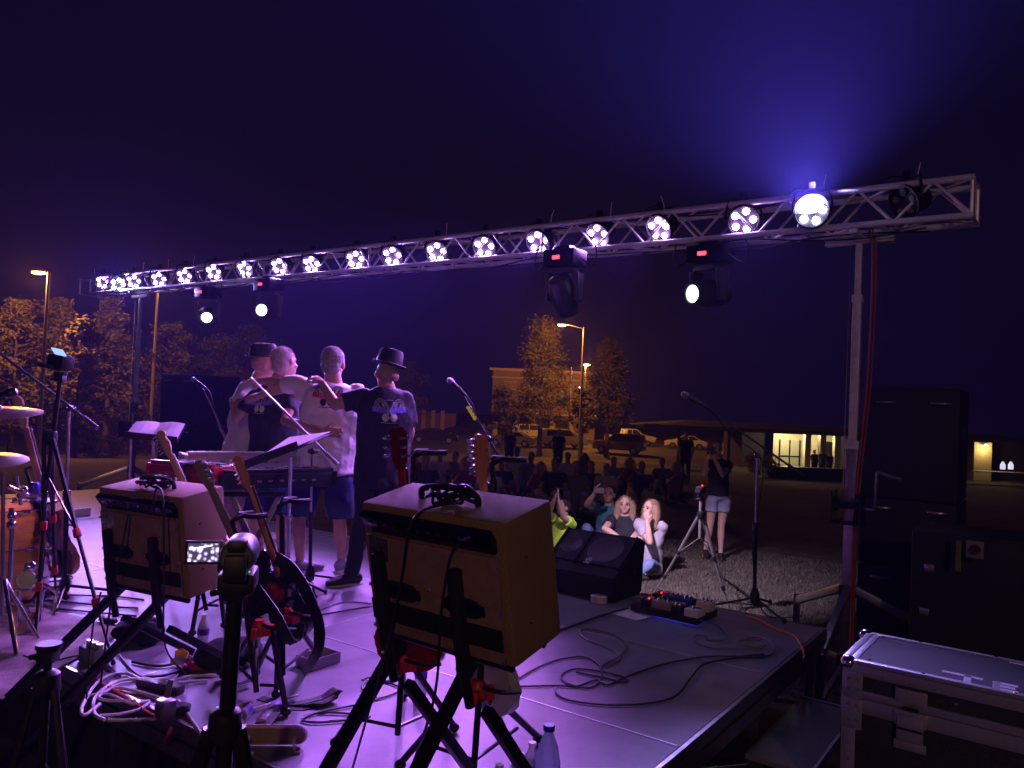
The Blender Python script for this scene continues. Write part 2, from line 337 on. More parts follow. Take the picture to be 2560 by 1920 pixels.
# upright tie tails over the top chord are cable ties of the truss
rt = random.Random(2)
for px in (245, 363, 428, 490, 1118, 1378, 1525, 1660, 2062, 2290):
    p0 = PL(px, 560, A+TN*.15, TN); p0.z = ZT+(p0-A).dot(TX)*.011; b = M(); b.tube([p0, p0+UP*.07+TX*rt.uniform(-.02, .02), p0+UP*.15+TX*rt.uniform(-.04, .04)], [.004, .004, .003], 5); b.out('cable_tie', WHT, tr)
rt = random.Random(9)
for zz, oo in ((ZB-.03, .12), (ZB-.02, -.05), (ZT+.03, .08)):
    pts = [T(T0+.3+i*.45, oo+rt.uniform(-.05, .05), zz-rt.uniform(0, .07)) for i in range(int((T1-T0-.6)/.45))]
    b = M(); b.tube(smooth_path(pts, 4), .007, 5); b.out('power_cable', RUB, tr)
b = M(); p0 = A+UP*.0
for off, rr in ((.05, .008), (.075, .007)):
    b.tube(smooth_path([A+UP*-.0-NF*.05-LF*off, A-UP*.25-NF*.07-LF*(off+.06), A-UP*1.2-NF*.06-LF*(off+.05), A-UP*2.2-NF*.06-LF*off*.8, A-UP*3.0-NF*.06-LF*off*.7, V((A.x, A.y, .03))-NF*.1-LF*off], 6), rr, 6)
tag(b.out('red_cable', mat('red_cord', (.32, .05, .035), .6, var=.2), loc=V((A.x, A.y, 0))), 'dull red power cords running down the right crank stand', 'cord')
# ---------------------------------------------------------------- moving heads
def mover(px, py, d, aim, lit, label, hs=1.0):
    base = P(px, py, d); base.z = ZB-.14+(base-A).dot(TX)*.011
    t = thing('moving_head_lamp', label, 'moving light', base, 'moving head lamps hung under the truss')
    R = frame(TX, TN)
    b = M(); b.box(base, (.34, .24, .16), R, .02); b.box(base+UP*.09, (.16, .1, .05), R); b.out('base', BLKM, t)
    b = M(); b.box(base+TN*.122-TX*-.02, (.075, .006, .032), R); b.out('display', REDL, t)
    aim = V(aim).normalized(); sd = aim.cross(UP).normalized(); hc = base-UP*.33*hs
    b = M()
    b.box(base-UP*.11, (.24, .15, .05), frame(sd, UP.cross(sd)), .015)
    for s in (-1, 1):
        b.prism([(-.05, -.06), (.05, -.06), (.075, .2), (-.075, .2)], hc+sd*s*.155, UP.cross(sd), UP, .045, .012)
    b.out('yoke', mat('mover_grey', (.07, .07, .08), .45, var=.3), t)
    b = M(); b.lathe([(.06, -.19), (.105, -.17), (.125, -.06), (.125, .05), (.105, .15), (.1, .19), (.075, .19), (.07, .17)], hc, aim, 20)
    hd = b.out('head', mat('mover_head', (.05, .05, .055), .35, var=.3), t)
    b = M(); b.lathe([(.07, 0), (.06, .018), (.03, .03), (0, .033)], hc+aim*.172, aim, 18); b.out('lens', LENSW if lit else GREY, hd)
    for s in (-1, 1): k = M(); k.tube(smooth_path([base+TX*s*.17, base+TX*s*.3-UP*.08, base+TX*s*.34+UP*.02, base+TX*s*.3+UP*.15], 5), .007, 5); k.out('cable', RUB, t)
    return hc
mover(520, 746, 11.3, (.33, -.9, -.25), 1, 'far left moving head lamp tilted towards the stage, lens lit')
mover(672, 722, 10.1, (-.12, -.95, -.08), 1, 'second moving head lamp from the left, tilted back, lens lit')
h3 = mover(1412, 661, 7.15, (.4, .6, -.9), 0, 'moving head lamp with its dark head turned away from the stage')
h4 = mover(1774, 650, 6.63, (-.85, -.5, -.1), 1, 'right hand moving head lamp turned sideways with its lens lit')
lamp('moving_head_beam', 'SPOT', h3+V((.4, .6, -.9)).normalized()*.22, 600, (.86, .60, 1), G(1690, 1425, .2), .05, 56, .95)
# ================================================================ people
SKIN = mat('skin', (.50, .29, .21), .5, var=.12, scale=18, bump=.08, bscale=90)
SKIN2 = mat('skin_light', (.60, .38, .29), .5, var=.1, scale=18)
REMESH = []
def rm(o, vox, it=4, fac=.5, fold=0): REMESH.append((o, vox, it, fac, fold)); return o
def cloth(name, col, rough=.85): return mat(name, col, rough, var=.14, scale=7, bump=.6, bscale=17)
def hand(m, w, d, n, s, curl=.5, size=1.0, thumb=1):
    # w wrist, d finger direction, n palm normal, s towards the thumb side
    d = V(d).normalized(); n = (V(n)-d*V(n).dot(d)).normalized(); s = d.cross(n)*thumb; k = size
    R = MX((s, d, n)).transposed()
    m.ball(w+d*.05*k, (.042*k, .056*k, .017*k), R, 12); m.ball(w+d*.008, (.03*k, .034*k, .022*k), R)
    for i, (o, L) in enumerate(((.032, .074), (.011, .084), (-.011, .078), (-.031, .06))):
        p = w+d*.092*k+s*o*k; dd = (d+s*o*3).normalized(); pts = [p-dd*.03*k, p]
        for j, f in enumerate((.42, .33, .25)):
            a = curl*(.5+.35*j); dd = (dd*cos(a)+n*sin(a)).normalized(); p = p+dd*L*f*k; pts.append(p)
        m.tube(pts, [.0105*k, .0105*k, .0098*k, .009*k, .0075*k], 8); m.ball(pts[-1], .0075*k, n=8)
    p = w+d*.03*k+s*.03*k; dd = (d*.75+s*.7+n*.15).normalized(); p1 = p+dd*.04*k; p2 = p1+(dd*.9+d*.3+n*.2).normalized()*.032*k
    m.tube([p, p1, p2], [.0145*k, .012*k, .009*k], 8); m.ball(p2, .009*k, n=8)
def foot(m, an, fw, h0, k=1.0):
    fw = V((fw[0], fw[1], 0)).normalized(); sd = fw.cross(UP)
    m.loft([(V((an.x, an.y, 0))+fw*a+UP*(h0+z), sd*rx*k, UP*rz*k) for a, z, rx, rz in ((-.085*k, .035, .018, .02), (-.06*k, .04, .034, .038), (0, .045, .038, .046), (.07*k, .035, .043, .034), (.14*k, .026, .045, .024), (.175*k, .02, .032, .017), (.19*k, .018, .012, .01))], 12)
def limb(m, pts, r, n=12):
    m.tube(pts, r, n)
    for p, q in zip(pts, r): m.ball(p, q*.99, n=10)
def mix(a, b, t): return V(a)*(1-t)+V(b)*t
def torso_rings(J, g, infl=0, ext=0, k=1.0):
    pv, nk = V(J['pv']), V(J['nk']); rt = J['rt']; fw = J['fw']; ax = (nk-pv)
    out = []
    prof = ((0, .168, .125, 0), (.18, .172, .135, .0), (.4, .165, .135, .01), (.62, .178, .13, .0), (.78, .19, .118, -.01), (.88, .175, .098, -.012), (.94, .135, .08, -.01), (1.0, .066, .06, 0))
    for t, rx, ry, o in prof:
        bl = 1+(g-1)*(1 if t < .7 else .45)
        sh = J.get('shw', 1) if t > .5 else 1
        out.append((pv+ax*t+fw*(o+ (.02*(g-1)*5 if .1 < t < .6 else 0)), rt*(rx*bl*sh*k+infl), fw*(ry*bl*k+infl)))
    if ext: out.insert(0, (pv-ax.normalized()*ext, rt*(.176*(1+(g-1))*k+infl), fw*(.138*(1+(g-1))*k+infl)))
    return out
def person(label, J, group=None, vox=.008, g=1.0, k=1.0, shirt=None, sleeve=.55, hem=.1, bottom=None, leg='shorts', shoe=None, sole=None, skin=None, hair=None, hat=None, long=False, bald=False, curls=(.5, .5), palms=((0, 0, -1), (0, 0, -1)), sitting=False, face=True, thumbs=(1, -1), sandals=False, plain=False, hairs=1.0, hk=1.0, fold=.014):
    skin = skin or SKIN
    J = {a: (V(b) if isinstance(b, (tuple, list, V)) else b) for a, b in J.items()}
    J['fw'] = J['fw'].normalized(); J['rt'] = J['fw'].cross(UP).normalized()
    hf = J.get('hf', J['fw']).normalized(); hu = J.get('hu', UP); hu = (hu-hf*hu.dot(hf)).normalized(); hr = hf.cross(hu)
    RH = MX((hr, hf, hu)).transposed(); H = J['hd']
    root = thing('person', label, 'person', V((J['pv'].x, J['pv'].y, J.get('z0', 0))), group)
    m = M()
    # head: skull, jaw, nose, brow, ears, neck
    hp = lambda x, y, z: H+RH @ V((x*k, y*k, z*k)); k0 = k; k = k*hk
    m.ball(hp(0, -.005, .025), (.076*k, .096*k, .09*k), RH, 16); m.ball(hp(0, .022, -.045), (.06*k, .07*k, .07*k), RH, 14); m.ball(hp(0, .055, -.085), (.032*k, .032*k, .025*k), RH)
    if not plain:
        m.ball(hp(0, .098, -.018), (.015*k, .02*k, .022*k), RH, 8); m.tube([hp(0, .088, .025), hp(0, .104, -.02)], [.009*k, .013*k], 8)
        m.ball(hp(0, .07, .03), (.06*k, .022*k, .012*k), RH); m.ball(hp(0, .078, -.055), (.024*k, .015*k, .009*k), RH)
        for s in (-1, 1): m.ball(hp(s*.077, -.01, -.012), (.011*k, .02*k, .033*k), RH, 10); m.ball(hp(s*.045, .055, -.03), (.022*k, .02*k, .02*k), RH)
    m.tube([hp(0, -.02, -.06), mix(hp(0, -.02, -.06), J['nk'], .5), J['nk']-UP*.03], [.056*k, .06*k, .07*k], 14)
    k = k0
    m.loft(torso_rings(J, g, -.012, 0, k))
    for i, (a, b, c) in enumerate((('sl', 'el', 'wl'), ('sr', 'er', 'wr'))):
        if a not in J: continue
        s, e, w = J[a], J[b], J[c]
        limb(m, [s, mix(s, e, .5), e], [.054*k, .05*k, .041*k]); limb(m, [e, mix(e, w, .3), w], [.041*k, .043*k, .027*k])
        d = J.get('h'+a[1]+'d', (w-e).normalized())
        if plain: m.ball(w+d.normalized()*.07, (.04, .04, .04))
        else: hand(m, w, d, palms[i], None, curls[i], k, thumbs[i])
    pants = M(); rr = [.088*k*g**.5, .07*k, .054*k]
    for a, b, c in (('hl', 'kl', 'al'), ('hr', 'kr', 'ar')):
        if a not in J: continue
        h, kn, an = J[a], J[b], J[c]
        limb(m, [h, mix(h, kn, .5), kn], [.082*k, .072*k, .054*k]); limb(m, [kn, mix(kn, an, .32), mix(kn, an, .75), an], [.053*k, .056*k, .04*k, .034*k])
        if leg == 'shorts':
            e = h+(kn-h)*J.get('hem', .95); pants.ball(h, .098*k*g**.5); pants.loft([(h, J['rt']*.102*g**.5, J['fw']*.102*g**.5), (mix(h, e, .6), J['rt']*.1*k*g**.4, J['fw']*.104*k), (e, J['rt']*.104*k*g**.4, J['fw']*.11*k)], 14) if abs((e-h).normalized().z) > .6 else limb(pants, [h, e], [.098*k, .088*k])
        elif leg == 'pants':
            e = kn+(an-kn)*.97; limb(pants, [h, mix(h, kn, .5), kn], [.098*k*g**.5, .084*k, .067*k]); limb(pants, [kn, mix(kn, an, .35), e], [.067*k, .064*k, .058*k])
        fd = J.get('fd', J['fw'])
        f2 = J.get('f'+a[1], fd)
        if shoe is None: foot(m, an, f2, an.z-.075, k)
    body = rm(m.out('body', skin, root), vox, 3)
    if bottom is not None:
        pv = J['pv']; ax = (J['nk']-pv).normalized()
        pants.loft([(pv-ax*.08, J['rt']*.142*g, J['fw']*.112*g), (pv, J['rt']*.166*g, J['fw']*.128*g), (pv+ax*.1, J['rt']*.15*g, J['fw']*.115*g)], 18)
        rm(pants.out('trousers' if leg == 'pants' else 'shorts', bottom, root), max(vox, .012), 3, fold=0 if plain else .012)
    else: pants.b.free()
    if shirt is not None:
        b = M(); b.loft(torso_rings(J, g, .014, hem, k), 20)
        for a, e_ in (('sl', 'el'), ('sr', 'er')):
            if a in J:
                s, e = J[a], J[e_]; end = mix(s, e, sleeve); d = (e-s).normalized(); u = d.orthogonal().normalized()
                b.loft([(s-d*.03, u*.062*k, d.cross(u)*.062*k), (s+d*.04, u*.077*k, d.cross(u)*.077*k), (end, u*.074*k, d.cross(u)*.08*k)], 14)
                b.ball(s, .07*k)
                if hk > 1 and d.z > -.6: b.ball(mix(s, e, .22)-UP*.055-d*.03, (.085*k, .075*k, .075*k)); b.ball(s-d*.05-UP*.09, (.08*k, .08*k, .1*k))
        so = rm(b.out('shirt', shirt, root), max(vox, .011), 3, fold=0 if plain else fold); root['_s'] = so.name
    if shoe is not None:
        for a, key in (('al', 'fl'), ('ar', 'fr')):
            if a in J:
                an = J[a]; f2 = J.get(key, J.get('fd', J['fw'])); b = M(); foot(b, an, f2, an.z-.082, 1.12*k); b.ball(an-UP*.03, (.048, .048, .04)); sh = rm(b.out('shoe', shoe, root), .01, 3)
                b = M(); f3 = V((f2[0], f2[1], 0)).normalized(); sd = f3.cross(UP)
                b.loft([(V((an.x, an.y, an.z-.088))+f3*y, sd*x, UP*.013) for y, x in ((-.1, .015), (-.08, .036), (0, .042), (.1, .05), (.17, .045), (.2, .02))], 10); b.out('sole', sole or WHT, sh)
    k = k0*hk
    if hair is not None:
        b = M()
        if bald: b.ball(hp(0, -.02, .01), (.0795*k, .09*k, .072*k), RH, 18)
        else:
            b.ball(hp(0, -.018, .034), (.0815*k*hairs, .096*k*hairs, .088*k*hairs), RH, 18); b.ball(hp(0, -.05, -.02), (.07*k*hairs, .062*k, .065*k), RH, 14)
        if long:
            for s in (-1, 0, 1):
                top = hp(s*.055, -.04+(.0 if s == 0 else .02), .04); pts = [top, hp(s*.092, -.045+.03*abs(s), -.06), hp(s*.1, -.05+.05*abs(s), -.2), hp(s*.095, -.06+.07*abs(s), -.3-.05*(s == 0))]
                b.tube(smooth_path(pts, 4), [.05, .055, .055, .055, .052, .05, .048, .046, .044, .04, .035, .028, .015], 10)
        rm(b.out('hair', hair, root), max(.008, vox), 2)
    if face and not plain:
        e = M()
        for s in (-1, 1): e.ball(hp(s*.031, .0765, .008), .0125*k, n=10)
        e.out('eyes', mat('eye', (.06, .05, .05), .2, var=0), body); l = M(); l.ball(hp(0, .0915, -.055), (.02*k, .006*k, .006*k), RH, 10); l.out('lips', mat('lips', (.45, .14, .13), .5, var=0), body)
        br = M()
        for s in (-1, 1): br.tube([hp(s*.016, .092, .03), hp(s*.034, .09, .034), hp(s*.05, .076, .028)], .0045, 6)
        br.out('eyebrows', mat('brow', (.08, .05, .035), .8, var=0), body)
    if hat is not None:
        tilt = MX.Rotation(J.get('hroll', 0), 3, hf) @ MX.Rotation(J.get('htilt', -.12), 3, hr); RT = tilt @ RH; o = hp(0, -.012, .068)
        rx, ry = RT @ V((1, 0, 0)), RT @ V((0, 1, 0)); rz = RT @ V((0, 0, 1)); b = M()
        b.loft([(o+rz*z*k, rx*a*k, ry*c*k) for z, a, c in ((-.004, .127, .146), (.002, .132, .152), (.006, .122, .142), (.008, .094, .114), (.03, .092, .112), (.085, .086, .105), (.108, .076, .094), (.112, .05, .07), (.1, .02, .045))], 28)
        ho = b.out('hat', hat, root)
        b = M(); b.loft([(o+rz*z*k, rx*a*k, ry*c*k) for z, a, c in ((.01, .0955, .1155), (.034, .0935, .1135))], 28, cap=False); b.out('hat_band', mat('hat_band', (.01, .01, .012), .5), ho)
    return root
def bake():
    dg = bpy.context.evaluated_depsgraph_get
    tx = bpy.data.textures.new('folds', 'CLOUDS'); tx.noise_scale = .13; tx.noise_depth = 2
    for o, vox, it, fac, fold in REMESH:
        a = o.modifiers.new('r', 'REMESH'); a.mode = 'VOXEL'; a.voxel_size = vox; a.use_smooth_shade = True
        if fold: f = o.modifiers.new('f', 'DISPLACE'); f.texture = tx; f.texture_coords = 'LOCAL'; f.strength = fold*2.6; f.mid_level = .45
        s = o.modifiers.new('s', 'SMOOTH'); s.factor = fac; s.iterations = it
    bpy.context.view_layer.update(); d = dg(); new = [bpy.data.meshes.new_from_object(o.evaluated_get(d)) for o, *_ in REMESH]
    swap = {}
    for (o, *_), me in zip(REMESH, new): swap[o.data.name] = me; me.name = o.name; me.shade_smooth(); o.modifiers.clear()
    for o in bpy.data.objects:
        if o.type == 'MESH' and o.data.name in swap: o.modifiers.clear(); o.data = swap[o.data.name]
    REMESH.clear(); bpy.context.view_layer.update()
def decal(root, items, c, rt, up, m_list, part='shirt_print'):
    # a printed design laid onto the shirt's back: strips and patches drop onto the cloth along the view of its own plane
    so = bpy.data.objects[root['_s']]; off = ORI[so.name]; me = so.data
    bv = BVHTree.FromPolygons([v.co+off for v in me.vertices], [p.vertices[:] for p in me.polygons])
    rt = V(rt).normalized(); up = (V(up)-rt*V(up).dot(rt)).normalized(); nn = rt.cross(up)        # towards the viewer of the back
    for mname, polys in items.items():
        b = M(); cnt = 0
        def drop(x, y):
            p = V(c)+rt*x+up*y; h = bv.ray_cast(p+nn*.6, -nn)
            return (h[0]+nn*.003) if h[0] is not None else p+nn*.1
        for kind, pts, wd in polys:
            if kind == 's':
                path = []
                for (x0, y0), (x1, y1) in zip(pts, pts[1:]):
                    n_ = max(1, int(math.hypot(x1-x0, y1-y0)/.008)); path += [(x0+(x1-x0)*i/n_, y0+(y1-y0)*i/n_) for i in range(n_)]
                path.append(pts[-1]); L = []; kk = max(1, int(wd/.012))
                for i, (x, y) in enumerate(path):
                    a = path[max(0, i-1)]; z = path[min(len(path)-1, i+1)]; dx, dy = z[0]-a[0], z[1]-a[1]; l = math.hypot(dx, dy) or 1; nx, ny = -dy/l, dx/l
                    L.append([b.b.verts.new(drop(x+nx*wd*(j/kk-.5), y+ny*wd*(j/kk-.5))) for j in range(kk+1)])
                for r0, r1 in zip(L, L[1:]):
                    for j in range(kk): b.b.faces.new((r0[j], r1[j], r1[j+1], r0[j+1]))
            else:
                cx = sum(p[0] for p in pts)/len(pts); cy = sum(p[1] for p in pts)/len(pts); rs = []
                for t in (.02, .35, .7, 1): rs.append([b.b.verts.new(drop(cx+(x-cx)*t, cy+(y-cy)*t)) for x, y in pts])
                for r0, r1 in zip(rs, rs[1:]): b.bridge(r0, r1)
        b.out(part, m_list[mname], so, smooth=0)
def arc(cx, cy, rx, ry, a0, a1, n=10): return [(cx+rx*cos(radians(a0+(a1-a0)*i/n)), cy+ry*sin(radians(a0+(a1-a0)*i/n))) for i in range(n+1)]
def logo(s=1.0):
    pick = lambda cx, cy, r: [(cx+r*1.0*cos(a)*(1 if sin(a) > 0 else .8+.2*abs(cos(a))), cy+r*1.15*sin(a)-(.0 if sin(a) > 0 else .0)) for a in [2*pi*i/16 for i in range(16)]]
    q = lambda L: [(k, [(x*s, y*s) for x, y in p], w*s) for k, p, w in L]
    sw = []
    for sx in (-1, 1):
        for r in (.045, .034, .022): sw.append(('s', [(sx*(.085)+sx*x, .05+y) for x, y in arc(0, 0, r, r*1.15, 215, -35)], .006))
        sw += [('s', [(sx*.10, .055), (sx*.085, .02)], .01), ('s', [(sx*.06, .03), (sx*.055, .05), (sx*.075, .06)], .007)]
        sw.append(('s', [(sx*.012, .012), (sx*.03, .05), (sx*.036, .075)], .013))
    sw += [('s', [(-.05, .085), (.0, .09), (.03, .087)], .005), ('s', [(-.075, -.105), (-.01, -.112), (.07, -.105)], .007)]
    ban = [('s', [(-.15, .012), (-.08, .004), (-.02, -.008), (.02, -.008), (.08, .004), (.15, .012)], .05)]
    let = []
    for i in range(11):
        x = -.13+.026*i; y = .012*(abs(x)/.13)-.004; let.append(('s', [(x, y-.014), (x, y+.014)], .005))
        if i % 3 == 0: let.append(('s', [(x, y-.013), (x+.012, y-.013)], .005))
        elif i % 3 == 1: let.append(('s', [(x, y+.013), (x+.012, y+.013)], .005)); let.append(('s', [(x, y), (x+.011, y)], .005))
    pk = [('p', pick(-.036, -.062, .032), 0), ('p', pick(.036, -.062, .032), 0), ('s', [(-.02, -.04), (-.01, .0)], .016), ('s', [(.02, -.04), (.01, .0)], .016)]
    return {'grey': q(sw), 'banner': q(ban), 'letters': q(let), 'pick': q(pk)}
TBLK = cloth('black_tshirt', (.014, .015, .022)); TWHT = cloth('white_tshirt', (.72, .70, .72)); TGRY = cloth('pale_grey_shirt', (.55, .53, .58))
NAVY = cloth('blue_shorts', (.03, .052, .165)); DKPANT = cloth('black_trousers', (.010, .011, .018)); BEIGE = cloth('beige_shorts', (.38, .33, .27)); DENIM = cloth('denim', (.17, .24, .42))
HGREY = mat('short_grey_hair', (.36, .33, .32), .9, var=.45, scale=60, bump=.9, bscale=160); HWHT = mat('white_hair', (.62, .5, .48), .9, var=.3, scale=60, bump=.7, bscale=150); HDARK = mat('dark_hair', (.03, .022, .018), .7, var=.4, scale=50, bump=.5)
HBLOND = mat('blonde_hair', (.34, .23, .13), .6, var=.5, scale=22, bump=.8, bscale=60, stretch=(5, 5, .6)); HATM = mat('black_felt', (.018, .018, .024), .8, var=.3, scale=30, bump=.2)
STAGEP = 'band members embracing on stage'
D3, D4, D2, D1 = 6.4, 6.12, 6.75, 7.05
m3 = person('big grey haired man in a white T-shirt and blue shorts, arms round his bandmates', dict(
    hd=P(833, 909, D3), nk=P(834, 958, D3), pv=P(812, 1165, D3), fw=(-.05, 1, 0), hf=(.05, 1, 0), z0=DECK,
    sl=P(772, 968, D3+.02), el=P(694, 956, D3+.12), wl=P(648, 952, D3+.2), sr=P(893, 978, D3+.02), er=P(925, 1060, D3+.12), wr=P(925, 1090, D3+.3),
    hl=P(775, 1195, D3), kl=P(747, 1300, D3-.03), al=P(750, 1402, D3+.02), hr=P(845, 1195, D3), kr=P(850, 1305, D3+.05), ar=P(853, 1398, D3+.12), fd=(.15, 1, 0), fl=(.75, .6, 0), hem=.9),
    STAGEP, g=1.32, k=1.02, hk=1.14, shirt=TWHT, sleeve=.75, hem=.06, bottom=NAVY, shoe=mat('grey_trainer', (.25, .25, .27), .7), hair=HGREY, curls=(.3, .4), palms=((0, .2, -1), (0, -1, 0)))
m4 = person('man in a black T-shirt, black trousers and tilted black hat, hand on his bandmate', dict(
    hd=P(967, 935, D4), nk=P(968, 972, D4), pv=P(955, 1190, D4), fw=(-.33, .94, 0), hf=(-.3, .95, 0), hu=(.12, 0, 1), z0=DECK, hroll=.1, htilt=-.02,
    sl=P(908, 992, D4-.03), el=P(838, 1013, D4-.1), wl=P(806, 958, D4-.02), hld=(-.75, .5, .45), sr=P(1012, 1000, D4+.02), er=P(1024, 1085, D4+.12), wr=P(1000, 1150, D4+.3),
    hl=P(925, 1200, D4), kl=P(905, 1318, D4), al=P(878, 1432, D4-.05), hr=P(985, 1205, D4), kr=P(990, 1320, D4), ar=P(1000, 1435, D4+.05), fd=(-.3, 1, 0), fl=(-.5, -.4, 0)),
    STAGEP, g=1.2, k=1.0, hk=1.1, shirt=TBLK, sleeve=.72, hem=.08, bottom=DKPANT, leg='pants', shoe=mat('black_shoe', (.012, .012, .013), .5), hair=mat('shaved_hair', (.35, .22, .17), .8, var=.3, scale=80), bald=True, hat=HATM, curls=(.7, .4), palms=((.1, .3, -1), (-.5, .5, 0)))
m2 = person('man in a black printed T-shirt leaning his pale head on the man in the hat', dict(
    hd=P(712, 908, D2-.1), nk=P(690, 962, D2), pv=P(674, 1180, D2), fw=(.25, .97, 0), hf=(.45, .9, -.1), hu=(-.35, 0, 1), z0=DECK,
    sl=P(636, 995, D2-.05), el=P(594, 1047, D2-.08), wl=P(580, 1000, D2+.08), hld=(.5, .8, .3), sr=P(735, 990, D2-.08), er=P(712, 1052, D2-.27), wr=P(805, 1078, D2-.57), hrd=(1, -.05, -.06),
    hl=P(648, 1195, D2), kl=P(640, 1300, D2), al=P(650, 1395, D2), hr=P(705, 1195, D2), kr=P(705, 1300, D2), ar=P(705, 1395, D2), fd=(.2, 1, 0), hem=.85),
    STAGEP, g=1.24, k=.98, hk=1.16, shirt=TBLK, sleeve=.62, hem=.05, bottom=NAVY, shoe=mat('grey_trainer', (.25, .25, .27), .7), hair=HWHT, curls=(.5, .25), palms=((.5, .5, 0), (.1, 1, 0)), thumbs=(1, 1))
m1 = person('man in a pale grey shirt and black trilby hat, leftmost of the embrace', dict(
    hd=P(661, 912, D1), nk=P(644, 950, D1), pv=P(597, 1165, D1), fw=(.55, .83, 0), hf=(.9, .45, 0), z0=DECK, htilt=.05,
    sl=P(615, 972, D1-.1), el=P(597, 1012, D1-.3), wl=P(664, 982, D1-.58), hld=(1, .1, .3), sr=P(672, 975, D1+.15), er=P(672, 1060, D1+.2), wr=P(665, 1100, D1+.3),
    hl=P(578, 1190, D1), kl=P(582, 1275, D1), al=P(570, 1372, D1), hr=P(618, 1190, D1), kr=P(612, 1275, D1), ar=P(606, 1378, D1), fd=(.5, 1, 0), hem=.8),
    STAGEP, g=1.16, k=.98, hk=1.1, shirt=TGRY, sleeve=.85, hem=.06, bottom=BEIGE, shoe=mat('white_shoe', (.6, .6, .6), .6), hair=mat('shaved_hair', (.35, .22, .17), .8, var=.3, scale=80), bald=True, hat=HATM, curls=(.4, .4), palms=((0, 1, 0), (0, 0, -1)))
# ================================================================ audience near the stage
AUD = 'spectators in front of the stage'
def seated(px, py, d, fw, label, s, arms=None, **kw):
    """a person sitting on the lawn, head centre at that pixel; legs drawn up in front"""
    hd = P(px, py, d); b = V((hd.x, hd.y, gz(hd.x, hd.y))); fw = V(fw).normalized(); rt = fw.cross(UP); k = kw.get('k', 1.0)
    lean = kw.pop('lean', 0); hd = V((hd.x, hd.y, hd.z)); sh = (hd.z-b.z)
    pv = b+UP*.12-fw*lean; nk = V((hd.x, hd.y, hd.z-.15*k))-fw*.02
    J = dict(hd=hd, nk=nk, pv=pv, fw=fw, hf=kw.pop('hf', fw), z0=b.z)
    sw = .165*k
    J['sl'] = nk-rt*sw-UP*.06; J['sr'] = nk+rt*sw-UP*.06
    spread = kw.pop('spread', .16); up = kw.pop('knee', .34); reach = kw.pop('reach', .36)
    for q, s_ in (('l', -1), ('r', 1)):
        J['h'+q] = pv+rt*s_*.1*k+fw*.05; J['k'+q] = b+fw*reach+rt*s_*spread+UP*up; J['a'+q] = b+fw*(reach+kw.get('shin', .12))+rt*s_*spread*.6+UP*.09
    kw.pop('shin', None)
    for q, (e, w) in (arms or {}).items(): J['e'+q] = e(nk, fw, rt) if callable(e) else e; J['w'+q] = w(nk, fw, rt) if callable(w) else w
    for q, s_ in (('l', -1), ('r', 1)):
        if 'e'+q not in J: J['e'+q] = J['s'+q]+rt*s_*.07-UP*.22+fw*.06; J['w'+q] = J['e'+q]+fw*.2-rt*s_*.05-UP*.03
    J['fd'] = fw; J['hem'] = .9
    J.update(kw.pop('J', {}))
    return person(label, J, AUD, **kw)
TOST = (-.1, -1, 0)
kid = seated(1408, 1268, 9.6, (-.75, -.6, 0), 'child in a neon yellow T-shirt clapping with both arms raised', .8, arms={
    'l': (P(1407, 1292, 9.35), P(1397, 1253, 9.25)), 'r': (P(1372, 1283, 9.5), P(1386, 1250, 9.4))}, J=dict(hld=(-.15, 0, 1), hrd=(.35, 0, 1)), k=.86, shirt=cloth('neon_shirt', (.50, .85, .06)), bottom=cloth('pale_shorts', (.35, .35, .38)), hair=HDARK, skin=SKIN2, shoe=WHT, lean=-.02, hf=(-.85, -.5, .1), curls=(.2, .2), palms=((1, 0, 0), (-1, 0, 0)))
man = seated(1523, 1236, 10.6, (-.45, -.85, 0), 'man in a teal T-shirt and jeans filming with a raised phone', .85, arms={
    'r': (P(1467, 1262, 10.3), P(1485, 1236, 10.15)), 'l': (P(1545, 1275, 10.5), P(1560, 1300, 10.4))}, J=dict(hrd=(.3, 0, 1)), shirt=cloth('teal_shirt', (.05, .18, .24)), bottom=DENIM, leg='pants', hair=HDARK, shoe=mat('grey_trainer', (.25, .25, .27), .7), hf=(-.35, -.9, .1), lean=.12, knee=.45, curls=(.9, .4), palms=((0, 0, -1), (1, 0, 0)))
b = M(); ph = P(1497, 1226, 10.1); b.box(ph, (.145, .009, .072), frame(V((1, .3, 0)), V((-.3, 1, 0))), .006); tag(b.out('phone', GREY, loc=ph), 'pale phone held up sideways by the man in teal', 'phone')
wom = seated(1563, 1262, 10.15, (-.3, -.95, 0), 'smiling woman with long blonde hair in a black T-shirt sitting on the lawn', .85, arms={
    'r': (P(1512, 1322, 9.9), P(1546, 1342, 9.65)), 'l': (P(1597, 1330, 10.0), P(1580, 1345, 9.8))}, shirt=TBLK, bottom=BEIGE, hair=HBLOND, long=True, skin=SKIN2, shoe=WHT, hf=(-.25, -.95, .05), knee=.2, spread=.25)
girl = seated(1626, 1272, 9.75, (-.6, -.75, 0), 'girl with very long blonde hair in a grey shirt resting her chin on her hand', .85, arms={
    'r': (P(1625, 1356, 9.4), P(1618, 1304, 9.45)), 'l': (P(1640, 1350, 9.8), P(1590, 1346, 9.5))}, J=dict(hrd=(-.15, .1, 1)), shirt=cloth('grey_work_shirt', (.40, .38, .42)), bottom=DENIM, leg='pants', hair=HBLOND, long=True, skin=SKIN2, shoe=WHT, hf=(-.85, -.5, .08), knee=.2, spread=.2, k=.97, curls=(.2, 1.2), sleeve=.7, palms=((0, 0, -1), (.6, .6, 0)))
dw = 11.0
